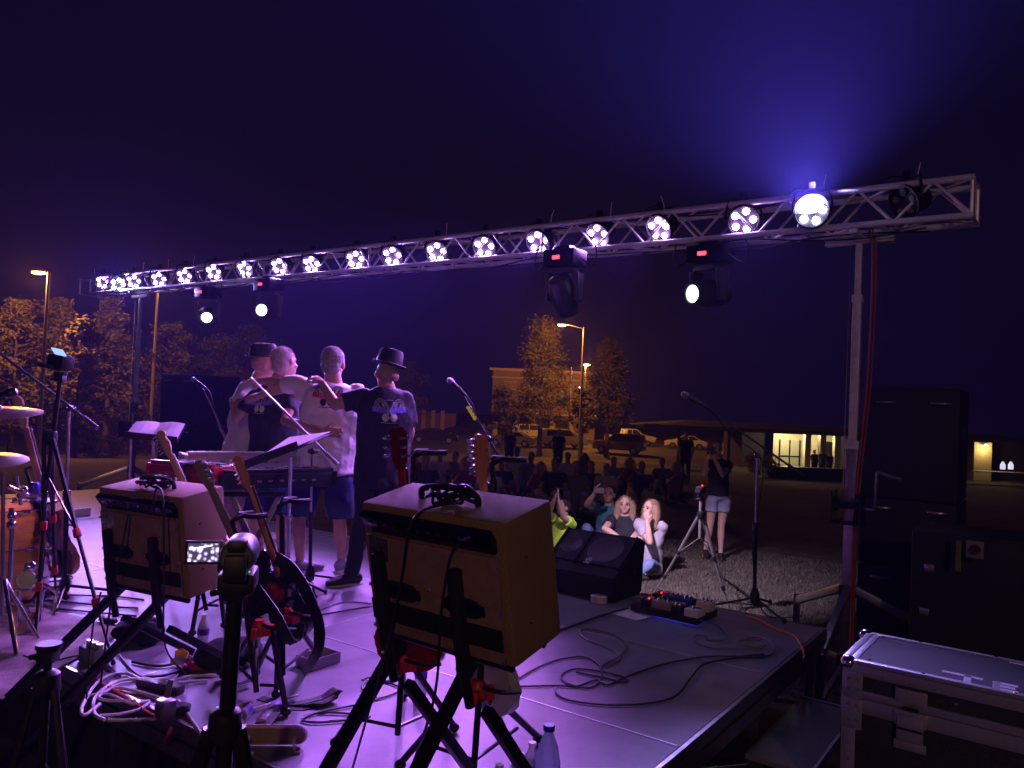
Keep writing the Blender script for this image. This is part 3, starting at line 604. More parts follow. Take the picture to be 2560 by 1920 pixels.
pw = person('woman in a black top and denim shorts standing with a camera to her eye', dict(
    hd=P(1793, 1122, dw), nk=P(1796, 1147, dw), pv=P(1796, 1235, dw), fw=(-.25, -.97, 0), hf=(-.2, -.98, -.05), z0=0, shw=.88,
    sr=P(1772, 1160, dw), er=P(1760, 1185, dw-.18), wr=P(1768, 1150, dw-.27), hrd=(.45, -.2, 1), sl=P(1821, 1161, dw), el=P(1806, 1188, dw-.2), wl=P(1786, 1146, dw-.27), hld=(-.25, -.2, 1),
    hl=P(1812, 1250, dw), kl=P(1803, 1318, dw-.03), al=P(1802, 1382, dw-.02), hr=P(1782, 1250, dw), kr=P(1775, 1316, dw), ar=P(1764, 1373, dw+.08), fd=(-.15, -1, 0), hem=.42),
    AUD, shirt=TBLK, sleeve=.5, hem=.02, bottom=cloth('denim_shorts', (.32, .34, .48)), skin=SKIN2, hair=mat('brown_hair', (.12, .07, .04), .6, var=.4, scale=22, stretch=(5, 5, .6)), k=.9, g=.9, shoe=BLK, sole=BLK, curls=(1.0, 1.0), palms=((0, -.2, 1), (0, -.2, 1)), vox=.009)
c = P(1779, 1128, dw-.22); b = M(); b.box(c, (.13, .06, .09), frame(V((.97, -.25, 0)), V((.25, .97, 0))), .012); b.box(c+UP*.055, (.05, .05, .03)); b.lathe([(.038, 0), (.04, .1), (.036, .12), (.03, .11)], c+V((-.2, -.97, 0))*.03, V((-.2, -.97, -.05)), 16); tag(b.out('camera', BLK, loc=c), 'black stills camera held to the standing woman\'s eye', 'camera')
# ================================================================ guitar amps on tilt-back stands
TW = tweed('tweed', (.30, .19, .08), (.20, .125, .05)); BACKP = mat('amp_back_panel', (.27, .155, .13), .75, var=.25, scale=16, bump=.3, bscale=200)
DKIN = mat('amp_inside', (.006, .006, .006), .9, var=0); PANEL = mat('control_panel', (.02, .018, .02), .12, .6, var=.2)
def rrect(x0, y0, x1, y1, r, n=5):
    return [(cx+r*cos(a+pi/2*i/n), cy+r*sin(a+pi/2*i/n)) for cx, cy, a in ((x1-r, y0+r, -pi/2), (x1-r, y1-r, 0), (x0+r, y1-r, pi/2), (x0+r, y0+r, pi)) for i in range(n+1)]
def amp(par, w, h, d, label, badge):
    x, y, z, yaw, ti = par; o = V((x, y, z)); r = V((cos(yaw), -sin(yaw), 0)); n = V((sin(yaw), cos(yaw), 0)); n2 = n*cos(ti)+UP*sin(ti); u2 = UP*cos(ti)-n*sin(ti)
    R = MX((r, n2, u2)).transposed(); L = lambda a, b_, c: o+r*a+n2*b_+u2*c
    t = thing('guitar_amplifier', label, 'amplifier', L(0, d/2, 0))
    b = M(); q = .018
    b.box(L(0, d/2+.004, h/2), (w, d-.008, h), R, .014); cab = b.out('cabinet', TW, t)
    b = M(); b.box(L(0, -.004, h*.40), (w-.05, .016, h*.74), R, .003); b.out('back_panel', BACKP, cab)
    b = M(); b.box(L(0, -.006, h*.875), (w-.06, .03, .075), R @ MX.Rotation(.5, 3, 'X'), .004); b.out('control_panel', PANEL, cab)
    for i in range(11):
        a = -w/2+.07+.043*i
        if i in (3,): continue
        k = M(); c = L(a, -.014, h*.885); k.lathe([(.0105, 0), (.0125, .004), (.009, .016), (.0, .017)], c, u2*.45-n2, 10); k.out('knob', CHR if i % 3 == 0 else BLK, cab)
    for s in (-1, 1):
        p = M(); p.prism(rrect(s*w*.22-.085, h*.315, s*w*.22+.085, h*.45, .048), L(0, -.0135, 0), r, u2, .006); p.out('vent_slot', DKIN, cab)
    p = M(); p.box(L(0, -.0125, h*.20), (w-.05, .006, .07), R); p.out('open_back', DKIN, cab)
    p = M(); p.box(L(-w*.36, -.0128, h*.68), (.085, .004, .075), R @ MX.Rotation(.08, 3, 'Y'), .001); p.out('sticker', badge, cab)
    for a, c in ((-.46, .06), (.46, .06), (-.46, .7), (.46, .7), (0, .45), (-.46, .38), (.46, .38)):
        s = M(); s.lathe([(.007, 0), (.006, .003), (0, .004)], L(a*w, -.0125, c*h), -n2, 8); s.out('screw', CHR, cab)
    for f in (.25, .7):
        s = M(); s.lathe([(.007, 0), (.006, .004), (0, .005)], L(w/2+.0005, d*.38, h*f), r, 8); s.out('screw', CHR, cab)
    g = M(); g.box(L(0, d+.002, h/2), (w-.02, .014, h-.02), R, .004); g.out('front_baffle', mat('grille_cloth', (.25, .17, .12), .9, var=.3, scale=40), cab)
    hd = M(); hd.tube(smooth_path([L(-.12, d*.45, h), L(-.11, d*.45, h+.035), L(0, d*.45, h+.05), L(.11, d*.45, h+.035), L(.12, d*.45, h)], 5), .011, 8); hd.out('handle', RUB, cab)
    return L, r, n, n2, u2, R
def amp_stand(A_, w, label):
    L, r, n, n2, u2, R = A_; t = thing('amplifier_stand', label, 'amp stand', V((L(0, .1, 0).x, L(0, .1, 0).y, DECK)))
    zz = lambda p, h: V((p.x, p.y, h))
    for s in (-.2, .13):
        a = L(s*w/.6, -.035, .30); b0 = L(s*w/.6, -.035, -.03); pv = b0-u2*.12+n2*.01
        b = M(); b.box((a+b0)/2, (.036, .036, (a-b0).length), R, .006); po = b.out('back_arm', RUB, t)
        b = M(); b.cyl(b0, pv, .016); b.out('arm_tube', BLKM, po)
        rear = zz(pv-n*.40-r*.10, DECK+.02); up = L(s*w/.6+.05, .2, -.018)
        if (FR-rear).dot(NF) > SD+.02: rear = up+(rear-up)*((up.z-.02)/(up.z-rear.z))     # this foot stands on the lawn behind the stage
        b = M(); d = (rear-up); b.box((rear+up)/2, (.038, .038, d.length), frame(r, d.normalized().cross(r)) if abs(d.normalized().dot(r)) < .95 else None, .004); b.out('leg', BLKM, t)
        fr = zz(pv+n*.42+r*.14, DECK+.02); d = fr-pv
        b = M(); b.box((fr+pv)/2, (.036, .036, d.length), frame(r, d.normalized().cross(r)), .004); b.out('leg', BLKM, t)
        for f in (rear, fr):
            b = M(); b.ball(f, (.028, .028, .02)); b.out('rubber_foot', RUB, t)
    b = M(); b.cyl(L(-.3*w/.6, .03, -.015), L(.27*w/.6, .03, -.015), .014); b.cyl(L(-.3*w/.6, .2, -.015), L(.27*w/.6, .2, -.015), .014); b.out('crossbar', BLKM, t)
B2 = mat('badge_dark', (.05, .05, .06), .15, var=.9, scale=50); B1 = mat('badge_foil', (.6, .6, .68), .18, .7, var=.9, scale=30)
AP2 = (-.196, 2.504, 1.261, .642, .215); AP1 = (-1.767, 3.864, 1.048, .469, .151)
a2 = amp(AP2, .6, .45, .26, 'large tweed guitar amplifier in the centre foreground, seen from behind', B2); amp_stand(a2, .6, 'black tilt-back stand under the large central amplifier')
a1 = amp(AP1, .6, .5, .26, 'tweed guitar amplifier with a silvery badge, left of centre behind the camcorder', B1); amp_stand(a1, .6, 'black tilt-back stand under the left amplifier')
# ================================================================ guitars
def guitar(T_, Bt, facing, label, body, neckm, kind='s', stripe=False, headm=None, scale=1.0):
    T_, Bt = V(T_), V(Bt); up = (T_-Bt).normalized(); Ln = (T_-Bt).length; k = Ln/1.0
    z = V(facing); z = (z-up*z.dot(up)).normalized(); x = up.cross(z); R = MX((x, up, z)).transposed(); L = lambda a, b_, c: Bt+x*a*k+up*b_*k+z*c*k
    t = thing('electric_guitar', label, 'guitar', Bt)
    if kind == 'sg': out = [(0, 0), (.1, .01), (.165, .07), (.165, .14), (.125, .2), (.13, .27), (.15, .35), (.11, .34), (.06, .30), (.03, .30)]
    else: out = [(0, 0), (.1, .005), (.16, .06), (.165, .13), (.125, .2), (.125, .25), (.15, .33), (.14, .385), (.11, .37), (.06, .30), (.03, .29)]
    right = smooth_path([V((a, b_, 0)) for a, b_ in out], 4); poly = [(p.x*k, p.y*k) for p in right]+[(-p.x*k*(1 if kind == 'sg' else .97), p.y*k*(.95 if p.y > .28 else 1)) for p in right[::-1][:-1]]
    b = M(); b.prism(poly, Bt, x, up, .044*k, .008); bo = b.out('body', body, t)
    b = M(); b.loft([(L(0, .27, .014), x*.029*k, z*.016*k), (L(0, .36, .022), x*.028*k, z*.014*k), (L(0, .6, .024), x*.025*k, z*.012*k), (L(0, .80, .025), x*.0215*k, z*.0115*k), (L(0, .825, .024), x*.021*k, z*.011*k)], 12); ne = b.out('neck', neckm, t)
    b = M(); b.prism([(-.029*k, .27*k), (.029*k, .27*k), (.0215*k, .82*k), (-.0215*k, .82*k)], L(0, 0, .036), x, up, .006*k); b.out('fretboard', mat('rosewood', (.07, .035, .022), .5, var=.4, stretch=(30, 2, 30)), ne)
    if stripe:
        b = M(); b.box(L(0, .6, .0105), (.006*k, .40*k, .003), R); b.out('skunk_stripe', mat('walnut', (.05, .02, .012), .5), ne)
    if kind == 'sg': hp_ = [(-.022, .82), (.022, .82), (.04, .87), (.043, .97), (.02, .995), (0, .985), (-.02, .995), (-.043, .97), (-.04, .87)]
    else: hp_ = [(-.021, .82), (.021, .82), (.026, .86), (.032, .93), (.03, .98), (.012, 1.0), (-.02, .995), (-.04, .975), (-.043, .95), (-.03, .935), (-.045, .9), (-.04, .865)]
    b = M(); b.prism([(a*k, c*k) for a, c in hp_], L(0, 0, .018), x, up, .014*k, .003); b.out('headstock', headm or neckm, t)
    for i in range(6):
        if kind == 'sg': s = -1 if i < 3 else 1; yy = .875+.037*(i % 3); e = .043
        else: s = 1 if kind == 's' else -1; yy = .855+.024*i; e = .031
        b = M(); b.box(L(s*(e-.012), yy, .004), (.018*k, .017*k, .014*k), R, .002); b.cyl(L(s*(e-.01), yy, .005), L(s*(e+.014), yy, .005), .0035*k, n=6); b.ball(L(s*(e+.02), yy, .005), (.009*k, .007*k, .005*k), R, 8); b.cyl(L(s*(e-.014), yy, .02), L(s*(e-.014), yy, .038), .004*k, n=6); b.out('tuning_peg', CHR, t)
    b = M()
    for i in range(6): a = -.017+.0068*i; b.cyl(L(a*1.4, .12, .04), L(a, .822, .045), .0007, n=4)
    b.out('strings', STEEL, t)
    b = M(); b.box(L(0, .11, .034), (.085*k, .03*k, .018*k), R, .002); b.out('bridge', CHR, bo)
    for yy in (.15, .22):
        b = M(); b.box(L(0, yy, .028), (.08*k, .03*k, .014*k), R, .003); b.out('pickup', BLK, bo)
    for a, yy in ((.1, .1), (.12, .06), (.085, .15)):
        b = M(); b.lathe([(.012*k, 0), (.01*k, .015*k), (0, .016*k)], L(a, yy, .023), z, 10); b.out('knob', WHT, bo)
    return L
MAPLE = mat('maple', (.58, .37, .2), .35, var=.15, scale=5, stretch=(8, 8, 1), coat=.3); AMBM = mat('amber_maple', (.55, .24, .09), .35, var=.15, scale=5, stretch=(8, 8, 1), coat=.3)
PALEM = mat('pale_maple', (.62, .47, .32), .4, var=.15, scale=5, stretch=(8, 8, 1)); CHERRY = mat('cherry_red', (.22, .008, .012), .15, var=.3, coat=.6); SILV = mat('champagne_body', (.52, .47, .44), .28, .2, var=.1)
BLKB = mat('gloss_black', (.01, .01, .012), .12, var=0, coat=.5); SUNB = mat('sunburst', (.35, .13, .03), .2, var=.5, scale=5, coat=.5)
away = NF
gA = guitar(P(392, 1078, 4.75), P(545, 1420, 4.6), away+LF*.3, 'guitar with a pale maple headstock rising behind the left amplifier', SUNB, MAPLE, headm=MAPLE)
gB = guitar(P(492, 1152, 3.55), P(668, 1530, 3.72), away+LF*.9, 'guitar with a greyish headstock full of chrome pegs beside the left amplifier', BLKB, mat('grey_brown_neck', (.25, .18, .15), .4, var=.2, stretch=(8, 8, 1)), kind='t')
gC = guitar(P(583, 1140, 3.78), P(742, 1592, 3.85), away-LF*.1, 'amber necked guitar with a dark stripe down its neck behind the camcorder', BLKB, AMBM, stripe=True)
gD = guitar(P(987, 1064, 3.22), P(1028, 1672, 3.25), away+LF*.1, 'cherry red double horned guitar behind the central amplifier', CHERRY, CHERRY, kind='sg', headm=mat('cherry_dark', (.14, .006, .012), .12, var=.2, coat=.6))
gE = guitar(P(1190, 1086, 2.98), P(1222, 1772, 3.0), away-LF*.25, 'champagne bodied guitar with an amber maple headstock behind the central amplifier', SILV, AMBM)
gF = guitar(P(32, 990, 5.5), P(150, 1440, 5.7), away+LF*.2, 'guitar with a pale neck standing behind the drum kit', mat('orange_wood', (.42, .17, .05), .3, var=.3, scale=6, coat=.4), PALEM)
# tripod guitar stands: red collar, hanging yoke
def gstand(col_base, top, feet, label, yoke=None):
    base = V(col_base); top = V(top); t = thing('guitar_stand', label, 'guitar stand', V((base.x, base.y, DECK)))
    b = M(); b.cyl(V((base.x, base.y, DECK+.12)), top, .0125); b.out('column', BLKM, t)
    c = V((base.x, base.y, DECK+.40)); b = M(); b.lathe([(.02, -.035), (.034, -.03), (.036, .02), (.024, .04)], c, UP, 8); co = b.out('collar', RED, t)
    for i in range(3):
        a = 2*pi*i/3+.4; b = M(); b.box(c+V((cos(a)*.04, sin(a)*.04, -.01)), (.05, .025, .05), MX.Rotation(a, 3, 'Z'), .004); b.out('leg_clamp', RED, co)
    for f in feet:
        f = V(f); b = M(); d = V((f.x, f.y, 0))-V((base.x, base.y, 0)); dn = d.normalized(); b.tube([c+dn*.05, V((f.x, f.y, DECK+.025))], .014, 8); b.tube([V((base.x, base.y, DECK+.15))+dn*.012, V((base.x, base.y, DECK+.14))+d*.62], .008, 6); b.ball(V((f.x, f.y, DECK+.02)), (.024, .024, .02)); b.out('leg', BLKM, t)
    if yoke is not None:
        s = LF
        b = M(); b.tube(smooth_path([top, top+UP*.05-NF*.02, top+UP*.07+NF*.04], 4), .011, 8)
        for q in (-1, 1): b.tube(smooth_path([top+UP*.07+NF*.04, top+UP*.07+NF*.05+s*q*.045, top+UP*.07+NF*.12+s*q*.05], 4), .012, 8)
        b.out('neck_yoke', RUB, t)
    b = M()
    for q in (-1, 1): b.tube(smooth_path([c+UP*.02, c+UP*.02+LF*q*.1, c+UP*.0+LF*q*.12+NF*.1], 4), .009, 6)
    b.out('body_rest', RUB, t)
gDB, gEB = P(1000, 1700, 3.12), P(1192, 1760, 2.86)
gstand(gDB, P(1040, 1175, 3.15), [G(838, 1868), G(1135, 1830), G(1010, 1745)], 'black tripod guitar stand with a red collar under the cherry red guitar', 1)
gstand(gEB, P(1235, 1196, 2.9), [G(1290, 1905), G(1345, 1858), G(1000, 1925)], 'black tripod guitar stand with a red collar under the champagne guitar', 1)
gCB = P(712, 1600, 3.72); gstand(gCB, P(705, 1290, 3.74), [G(690, 1745), G(640, 1690), G(800, 1660)], 'black tripod guitar stand holding the amber necked guitar', 1)
gBB = P(650, 1560, 3.5); gstand(gBB, P(590, 1330, 3.5), [G(560, 1700), G(715, 1790), G(640, 1640)], 'black guitar stand beside the fallen bottles', 1)
gFB = P(130, 1420, 5.85); gstand(gFB, P(70, 1190, 5.85), [G(60, 1480), G(165, 1500), G(190, 1420)], 'guitar stand behind the drum kit holding the pale necked guitar', 1)
gAB = P(520, 1440, 4.75); gstand(gAB, P(450, 1190, 4.8), [G(480, 1590), G(560, 1570), G(600, 1520)], 'guitar stand hidden behind the left amplifier', 1)
# ================================================================ tripods and cameras
def tripod(apex, feet, top, label, z0, accent=None, col=BLKM, r=.014, spreader=.45, handle=.03):
    apex, top = V(apex), V(top); t = thing('camera_tripod', label, 'tripod', V((apex.x, apex.y, z0)))
    b = M(); b.cyl(apex-UP*.25, top, r*.95); b.out('centre_column', col, t)
    b = M(); b.lathe([(.028, -.05), (.04, -.03), (.036, .02), (.022, .03)], apex, UP, 10); b.out('shoulder', BLK, t)
    for f in feet:
        f = V(f); d = (f-apex); l = M(); j = apex+d*.45; k2 = apex+d*.75; sd = d.cross(UP).normalized()*.03
        st_ = apex+V((d.x, d.y, 0)).normalized()*.03-UP*.02
        l.tube([st_, j], r, 8); l.tube([j, k2], r*.8, 8); l.tube([k2, f+UP*.012], r*.62, 8); l.ball(f+UP*.012, r*1.1, n=8); lg = l.out('leg', col, t)
        for q in (j, k2):
            c = M(); c.box(q+UP*.0, (.034, .034, .05), frame(sd, d.cross(sd)), .006); c.out('leg_lock', accent or BLK, lg)
        s = M(); m_ = apex-UP*.24; s.cyl(m_, apex+d*spreader, .0055, n=6); s.out('spreader', col, lg)
    b = M(); b.box(top-UP*.02, (.05, .05, .05), None, .008); b.lathe([(.03, -.01), (.038, .0), (.038, .012)], top, UP, 12); b.cyl(top-UP*.02, top-UP*.02+UP*handle*-.5-NF*handle+LF*.05, .008); b.out('pan_head', BLK, t)
    return t
tA = P(126, 1088, 4.5)
tripod(tA, [G(283, 1662), G(88, 1592), G(140, 1526)], P(152, 935, 4.5), 'tall black tripod with small red locks on the left of the stage', DECK, RED, r=.013)
c = P(152, 905, 4.5); Rv = frame(V((.86, -.5, -.12)), V((.5, .86, 0)))
cm = thing('action_camera', 'small camera glowing blue on the tall left tripod', 'camera', c)
b = M(); b.box(c, (.15, .075, .085), Rv, .01); b.out('body', BLK, cm); b = M(); b.box(c+V((.02, -.06, .055)), (.11, .008, .045), Rv @ MX.Rotation(.7, 3, 'X'), .002); b.out('screen', mat('blue_screen', (.25, .4, .8), .2, var=.6, scale=30, emit=.6, ecol=(.35, .55, 1)), cm)
b = M(); b.tube([c-UP*.04, c-UP*.02-V((.1, .05, 0))], .012, 8); b.out('grip', BLK, cm)
# the camcorder at the rear edge
D_ = 1.85; tC = P(585, 1470, D_); rear = lambda px, py, d: P(px, py, d)
tripod(P(563, 1800, D_), [V((tC.x-.42, D_-.12, 0)), V((tC.x+.34, D_+.05, 0)), V((tC.x-.1, D_+.42, 0))], P(590, 1450, D_), 'black tripod standing on the lawn behind the stage under the camcorder', 0, r=.02)
cc = P(600, 1383, D_); cm = thing('camcorder', 'camcorder on its tripod with the flip out screen showing the stage', 'camcorder', cc)
fd = (P(760, 1150, 6.2)-cc).normalized(); sd = fd.cross(UP).normalized(); uc = sd.cross(fd); Rc = MX((sd, fd, uc)).transposed()
b = M(); b.loft([(cc+fd*a, sd*rx, uc*rz) for a, rx, rz in ((-.077, .033, .033), (-.072, .038, .038), (-.03, .042, .042), (.05, .042, .042), (.08, .036, .036), (.12, .032, .032))], 20); b.out('body', mat('camcorder_grey', (.10, .10, .12), .4, .2, var=.15), cm)
b = M(); b.box(cc-uc*.062, (.082, .13, .05), Rc, .012); b.box(cc-uc*.02-fd*.09, (.05, .03, .06), Rc, .006); b.out('battery', BLK, cm)
b = M(); b.box(cc+uc*.026-fd*.055, (.045, .05, .03), Rc, .01); b.out('viewfinder', BLK, cm)
sc_ = P(510, 1381, D_-.02); ss = V((.97, .1, .02)).normalized(); Rs2 = frame(ss, V((-.1, .97, -.1)))
b = M(); b.box(sc_, (.085, .011, .054), Rs2, .003); so = b.out('screen_frame', BLK, cm)
scm = mat('screen_picture', (.2, .2, .22), .2, var=0); n_ = scm.node_tree; p_ = n_.nodes['Principled BSDF']
vo = n_.nodes.new('ShaderNodeTexVoronoi'); vo.inputs['Scale'].default_value = 95; tc = n_.nodes.new('ShaderNodeTexCoord'); n_.links.new(tc.outputs['Object'], vo.inputs['Vector'])
r_ = n_.nodes.new('ShaderNodeValToRGB'); r_.color_ramp.elements[0].position = .15; r_.color_ramp.elements[0].color = (1, .95, 1, 1); r_.color_ramp.elements[1].position = .55; r_.color_ramp.elements[1].color = (.03, .025, .05, 1)
e_ = r_.color_ramp.elements.new(.3); e_.color = (.45, .35, .75, 1); n_.links.new(vo.outputs['Distance'], r_.inputs[0]); n_.links.new(r_.outputs[0], p_.inputs['Emission Color']); p_.inputs['Emission Strength'].default_value = .9
nnv = ss.cross(Rs2.col[2]); nrm = (EYE-sc_).normalized(); u3 = Rs2.col[2]
b = M(); yb = Rs2.col[1] if Rs2.col[1].dot(nrm) > 0 else -Rs2.col[1]; b.box(sc_+yb*.006, (.070, .002, .042), Rs2); b.out('picture', scm, so)
b = M(); b.tube(arc3 if False else [sc_+yb*.0078+ss*(-.03)+u3*.008, sc_+yb*.0078+ss*(-.002)+u3*.013, sc_+yb*.0078+ss*.02+u3*.017], .0013, 5); b.out('truss_image', mat('screen_white', (.9, .9, .95), .4, var=0, emit=1.6, ecol=(.95, .92, 1)), so)
b = M(); b.box(mix(cc, sc_, .48), (.03, .012, .03), Rs2); b.out('hinge', BLK, cm)
b = M(); b.ball(cc-uc*.03-fd*.075+sd*.03, .0025, n=8); b.out('indicator', mat('green_dot', (.1, .8, .2), .4, var=0, emit=.4), cm)
# low tripod at the near left
tripod(P(118, 1700, 2.4), [V((P(118, 1700, 2.4).x-.22, 2.2, 0)), V((P(118, 1700, 2.4).x+.3, 2.28, 0)), V((P(118, 1700, 2.4).x, 2.8, 0))], P(122, 1618, 2.4), 'low black tripod with red knobs and no camera at the near left', 0, RED, r=.013)
# lawn tripod by the standing woman
tF = P(1752, 1285, 8.0)
tripod(tF, [G(1634, 1488, 0), G(1826, 1532, 0), G(1800, 1440, 0)], P(1752, 1240, 8.0), 'silver legged tripod with a camcorder standing on the lawn before the stage', 0, col=mat('tripod_silver', (.35, .34, .34), .4, .6, var=.2), r=.017)
c = P(1753, 1224, 8.0); cm = thing('small_camcorder', 'small dark camcorder with a red light on the lawn tripod', 'camcorder', c)
b = M(); b.box(c, (.07, .13, .075), RS, .014); b.lathe([(.03, 0), (.03, .03), (.024, .03)], c-NF*.06, -NF, 12); b.out('body', BLK, cm); b = M(); b.ball(c+UP*.042-LF*.01, .008, n=8); b.out('indicator', REDL, cm)
# ================================================================ microphones and stands
def micstand(base, top, tip, tail, label, miclabel=None, z0=DECK, rad=.011, col=BLKM, boomcol=None, legs=True, micd=None, cable=True):
    base, top, tip, tail = V(base), V(top), V(tip), V(tail); t = thing('microphone_stand', label, 'mic stand', base)
    b = M(); hz = base.z+(top.z-base.z)*.55; mid = mix(base, top, .55); b.cyl(base+UP*.05, mid, rad*1.25); b.lathe([(rad*1.9, -.03), (rad*1.9, .03)], mid, top-base, 10); b.out('lower_pole', col, t)
    b = M(); b.cyl(mid, top, rad*.85); b.out('upper_pole', STEEL, t)
    b = M(); b.ball(top, .024, n=10); b.cyl(top-(tip-tail).cross(UP).normalized()*.03, top+(tip-tail).cross(UP).normalized()*.05, .014); b.out('clutch', BLKM, t)
    b = M(); b.cyl(tail, tip, rad*.75); bo = b.out('boom', boomcol or col, t)
    d = (tip-tail).normalized(); b = M(); b.cyl(tail, tail+d*.13, rad*1.25); b.out('counterweight', boomcol or BLKM, bo)
    if legs:
        b = M(); b.lathe([(.03, .06), (.036, .12), (.022, .17)], base, UP, 10); b.out('leg_hub', BLK, t)
        for i in range(3):
            a = 2*pi*i/3+.9; e = base+V((cos(a), sin(a), 0))*.32+UP*.015
            b = M(); b.cyl(base+UP*.1, e, rad*.8); b.ball(e, .018, n=8); b.out('leg', col, t)
    if miclabel:
        md = V(micd).normalized() if micd is not None else d
        b = M(); b.box(tip+md*.01, (.03, .03, .04), None, .006); b.out('mic_clip', BLK, t)
        o = tip+md*.02; k = thing('microphone', miclabel, 'microphone', o)
        b = M(); b.lathe([(.010, -.09), (.012, -.085), (.017, .05), (.02, .06)], o, md, 14); b.out('handle', BLKM, k)
        b = M(); b.lathe([(.02, .06), (.0255, .075), (.0255, .09), (.02, .108), (.008, .118), (0, .119)], o, md, 16); b.out('grille', mat('mic_grille', (.25, .25, .27), .35, .8, var=.4, scale=200, bump=.6, bscale=400), k)
        if cable:
            b = M(); b.tube(smooth_path([o-md*.08, o-md*.16-UP*.02, mix(tip, top, .5)+V((.03, 0, -.05)), top+V((.03, 0, -.03)), mix(top, base, .3)+V((.02, -.01, 0)), mix(top, base, .6)-V((.02, .0, 0)), base+V((.05, -.05, .012)), base+V((.3, -.12, .008))], 7), .0045, 6)
            tag(b.out('microphone_cable', RUB, loc=o), 'thin cable running down from the '+miclabel.split(' ', 1)[1] if False else 'black cable hanging from the '+miclabel, 'cable')
    return t
micstand(G(1885, 1528), P(1893, 1138, 5.68), P(1745, 1005, 5.75), P(2010, 1190, 5.6), 'boom microphone stand at the right front corner of the stage', 'vocal microphone at the right of the stage', micd=P(1705, 983, 5.8)-P(1745, 1005, 5.75))
micstand(V((P(1226, 1200, 5.9).x, 5.9, DECK)), P(1224, 1098, 5.9), P(1150, 975, 5.95), P(1262, 1165, 5.86), 'boom microphone stand with yellow picks behind the central amplifier', 'vocal microphone above the yellow picks', micd=P(1112, 936, 6.0)-P(1146, 968, 5.95))
d_ = (P(1224, 1098, 5.9)-P(1150, 975, 5.95))
ho = thing('pick_holder', 'row of yellow guitar picks clipped to the mic boom', 'pick holder', P(1175, 1030, 5.93))
for i in range(4):
    c = P(1171+5.2*i, 1020+8.5*i, 5.9); b = M(); b.prism([(-.016, .012), (0, .016), (.016, .012), (.012, -.008), (0, -.02), (-.012, -.008)], c, V((1, 0, .3)), V((-.3, 0, 1)), .004, .001); b.out('pick', mat('yellow_pick', (.85, .72, .03), .4, var=.05, emit=.08), ho)
micstand(V((P(562, 1200, 7.6).x, 7.6, DECK)), P(562, 1112, 7.6), P(502, 962, 7.6), P(590, 1150, 7.6), 'boom microphone stand left of the four men', 'vocal microphone left of the four men', micd=P(470, 930, 7.65)-P(500, 952, 7.6))
micstand(G(774, 1470), P(780, 1128, 5.45), P(628, 945, 5.75), P(845, 1162, 5.3), 'boom stand with a bright boom crossing in front of the men', None, boomcol=mat('bright_boom', (.6, .58, .6), .3, .6, var=.15))
micstand(G(160, 1500), P(172, 1020, 5.2), P(-160, 760, 5.5), P(243, 1070, 5.1), 'overhead drum mic boom stand at the left edge', None, boomcol=mat('boom_grey', (.25, .25, .28), .35, .7, var=.2), rad=.013)
o = P(14, 985, 4.9); k = thing('drum_microphone', 'dark round headed drum microphone at the left edge of the frame', 'microphone', o)
b = M(); b.lathe([(.012, -.1), (.02, .0), (.03, .02), (.03, .05), (.02, .066), (0, .07)], o, V((.8, .2, .25)), 14); b.out('capsule', BLKM, k); b = M(); b.cyl(o-V((.08, .02, .025)), o-V((.3, 0, .5)), .006); b.out('gooseneck', BLKM, k)
# ================================================================ music stands, keyboards
def music_stand(plate, legs, label, pm, sheetlabel=None):
    t = thing('music_stand', label, 'music stand', legs[0][1]); a, b_, c, d = [V(p) for p in plate]; n = (b_-a).cross(d-a).normalized()
    b = M(); vs_ = [b.b.verts.new(p+n*s*.003) for s in (-1, 1) for p in (a, b_, c, d)]
    for f in ((3, 2, 1, 0), (4, 5, 6, 7), (0, 1, 5, 4), (1, 2, 6, 5), (2, 3, 7, 6), (3, 0, 4, 7)): b.b.faces.new([vs_[i] for i in f])
    de = b.out('desk', pm, t)
    b = M(); b.box((a+b_)/2+n*.025*(1 if n.z > 0 else -1), ((b_-a).length, .05, .006), frame(b_-a, n)); b.out('ledge', pm, de)
    for p, q in legs:
        l = M(); l.cyl(q, mix(q, p, .6), .014); l.cyl(mix(q, p, .6), p, .011); l.lathe([(.019, -.02), (.019, .02)], mix(q, p, .6), p-q, 10); l.out('pole', STEEL, t)
    b_ = legs[0][1]
    for i in range(3):
        e = V((b_.x, b_.y, DECK+.015))+V((cos(2.1*i+.4), sin(2.1*i+.4), 0))*.27; l = M(); l.cyl(V((b_.x, b_.y, DECK+.16)), e, .009); l.ball(e, .015, n=8); l.out('leg', BLKM, t)
    return (a, d, n)
dA = 6.2; a, d, n = music_stand([P(311, 1093, dA-.12), P(443, 1107, dA-.12), P(466, 1062, dA+.16), P(337, 1057, dA+.16)], [(P(327, 1100, dA), G(320, 1400)), (P(383, 1100, dA), G(386, 1400))], 'twin post music stand with open white sheets at the left', BLKM)
n = n if n.z > 0 else -n; b = M(); pl = [P(313, 1091, dA-.12), P(441, 1104, dA-.12), P(463, 1061, dA+.16), P(339, 1056, dA+.16)]
for i in range(8):
    f0, f1 = i/8, (i+1)/8; g_ = lambda f: .006+.012*abs(sin(f*2*pi)); b.quad(mix(pl[0], pl[1], f0)+n*g_(f0), mix(pl[0], pl[1], f1)+n*g_(f1), mix(pl[3], pl[2], f1)+n*g_(f1), mix(pl[3], pl[2], f0)+n*g_(f0))
tag(b.out('sheet_music', PAPER, loc=pl[0]), 'open white sheet music lying on the twin post music stand', 'sheet music')
dB = 4.75; a, d, n = music_stand([P(612, 1172, dB-.22), P(745, 1122, dB+.0), P(832, 1085, dB+.3), P(722, 1100, dB+.15)], [(P(727, 1140, dB), G(718, 1490))], 'dark music stand seen edge on in front of the men', mat('stand_dark', (.03, .035, .035), .5, .3, var=.2))
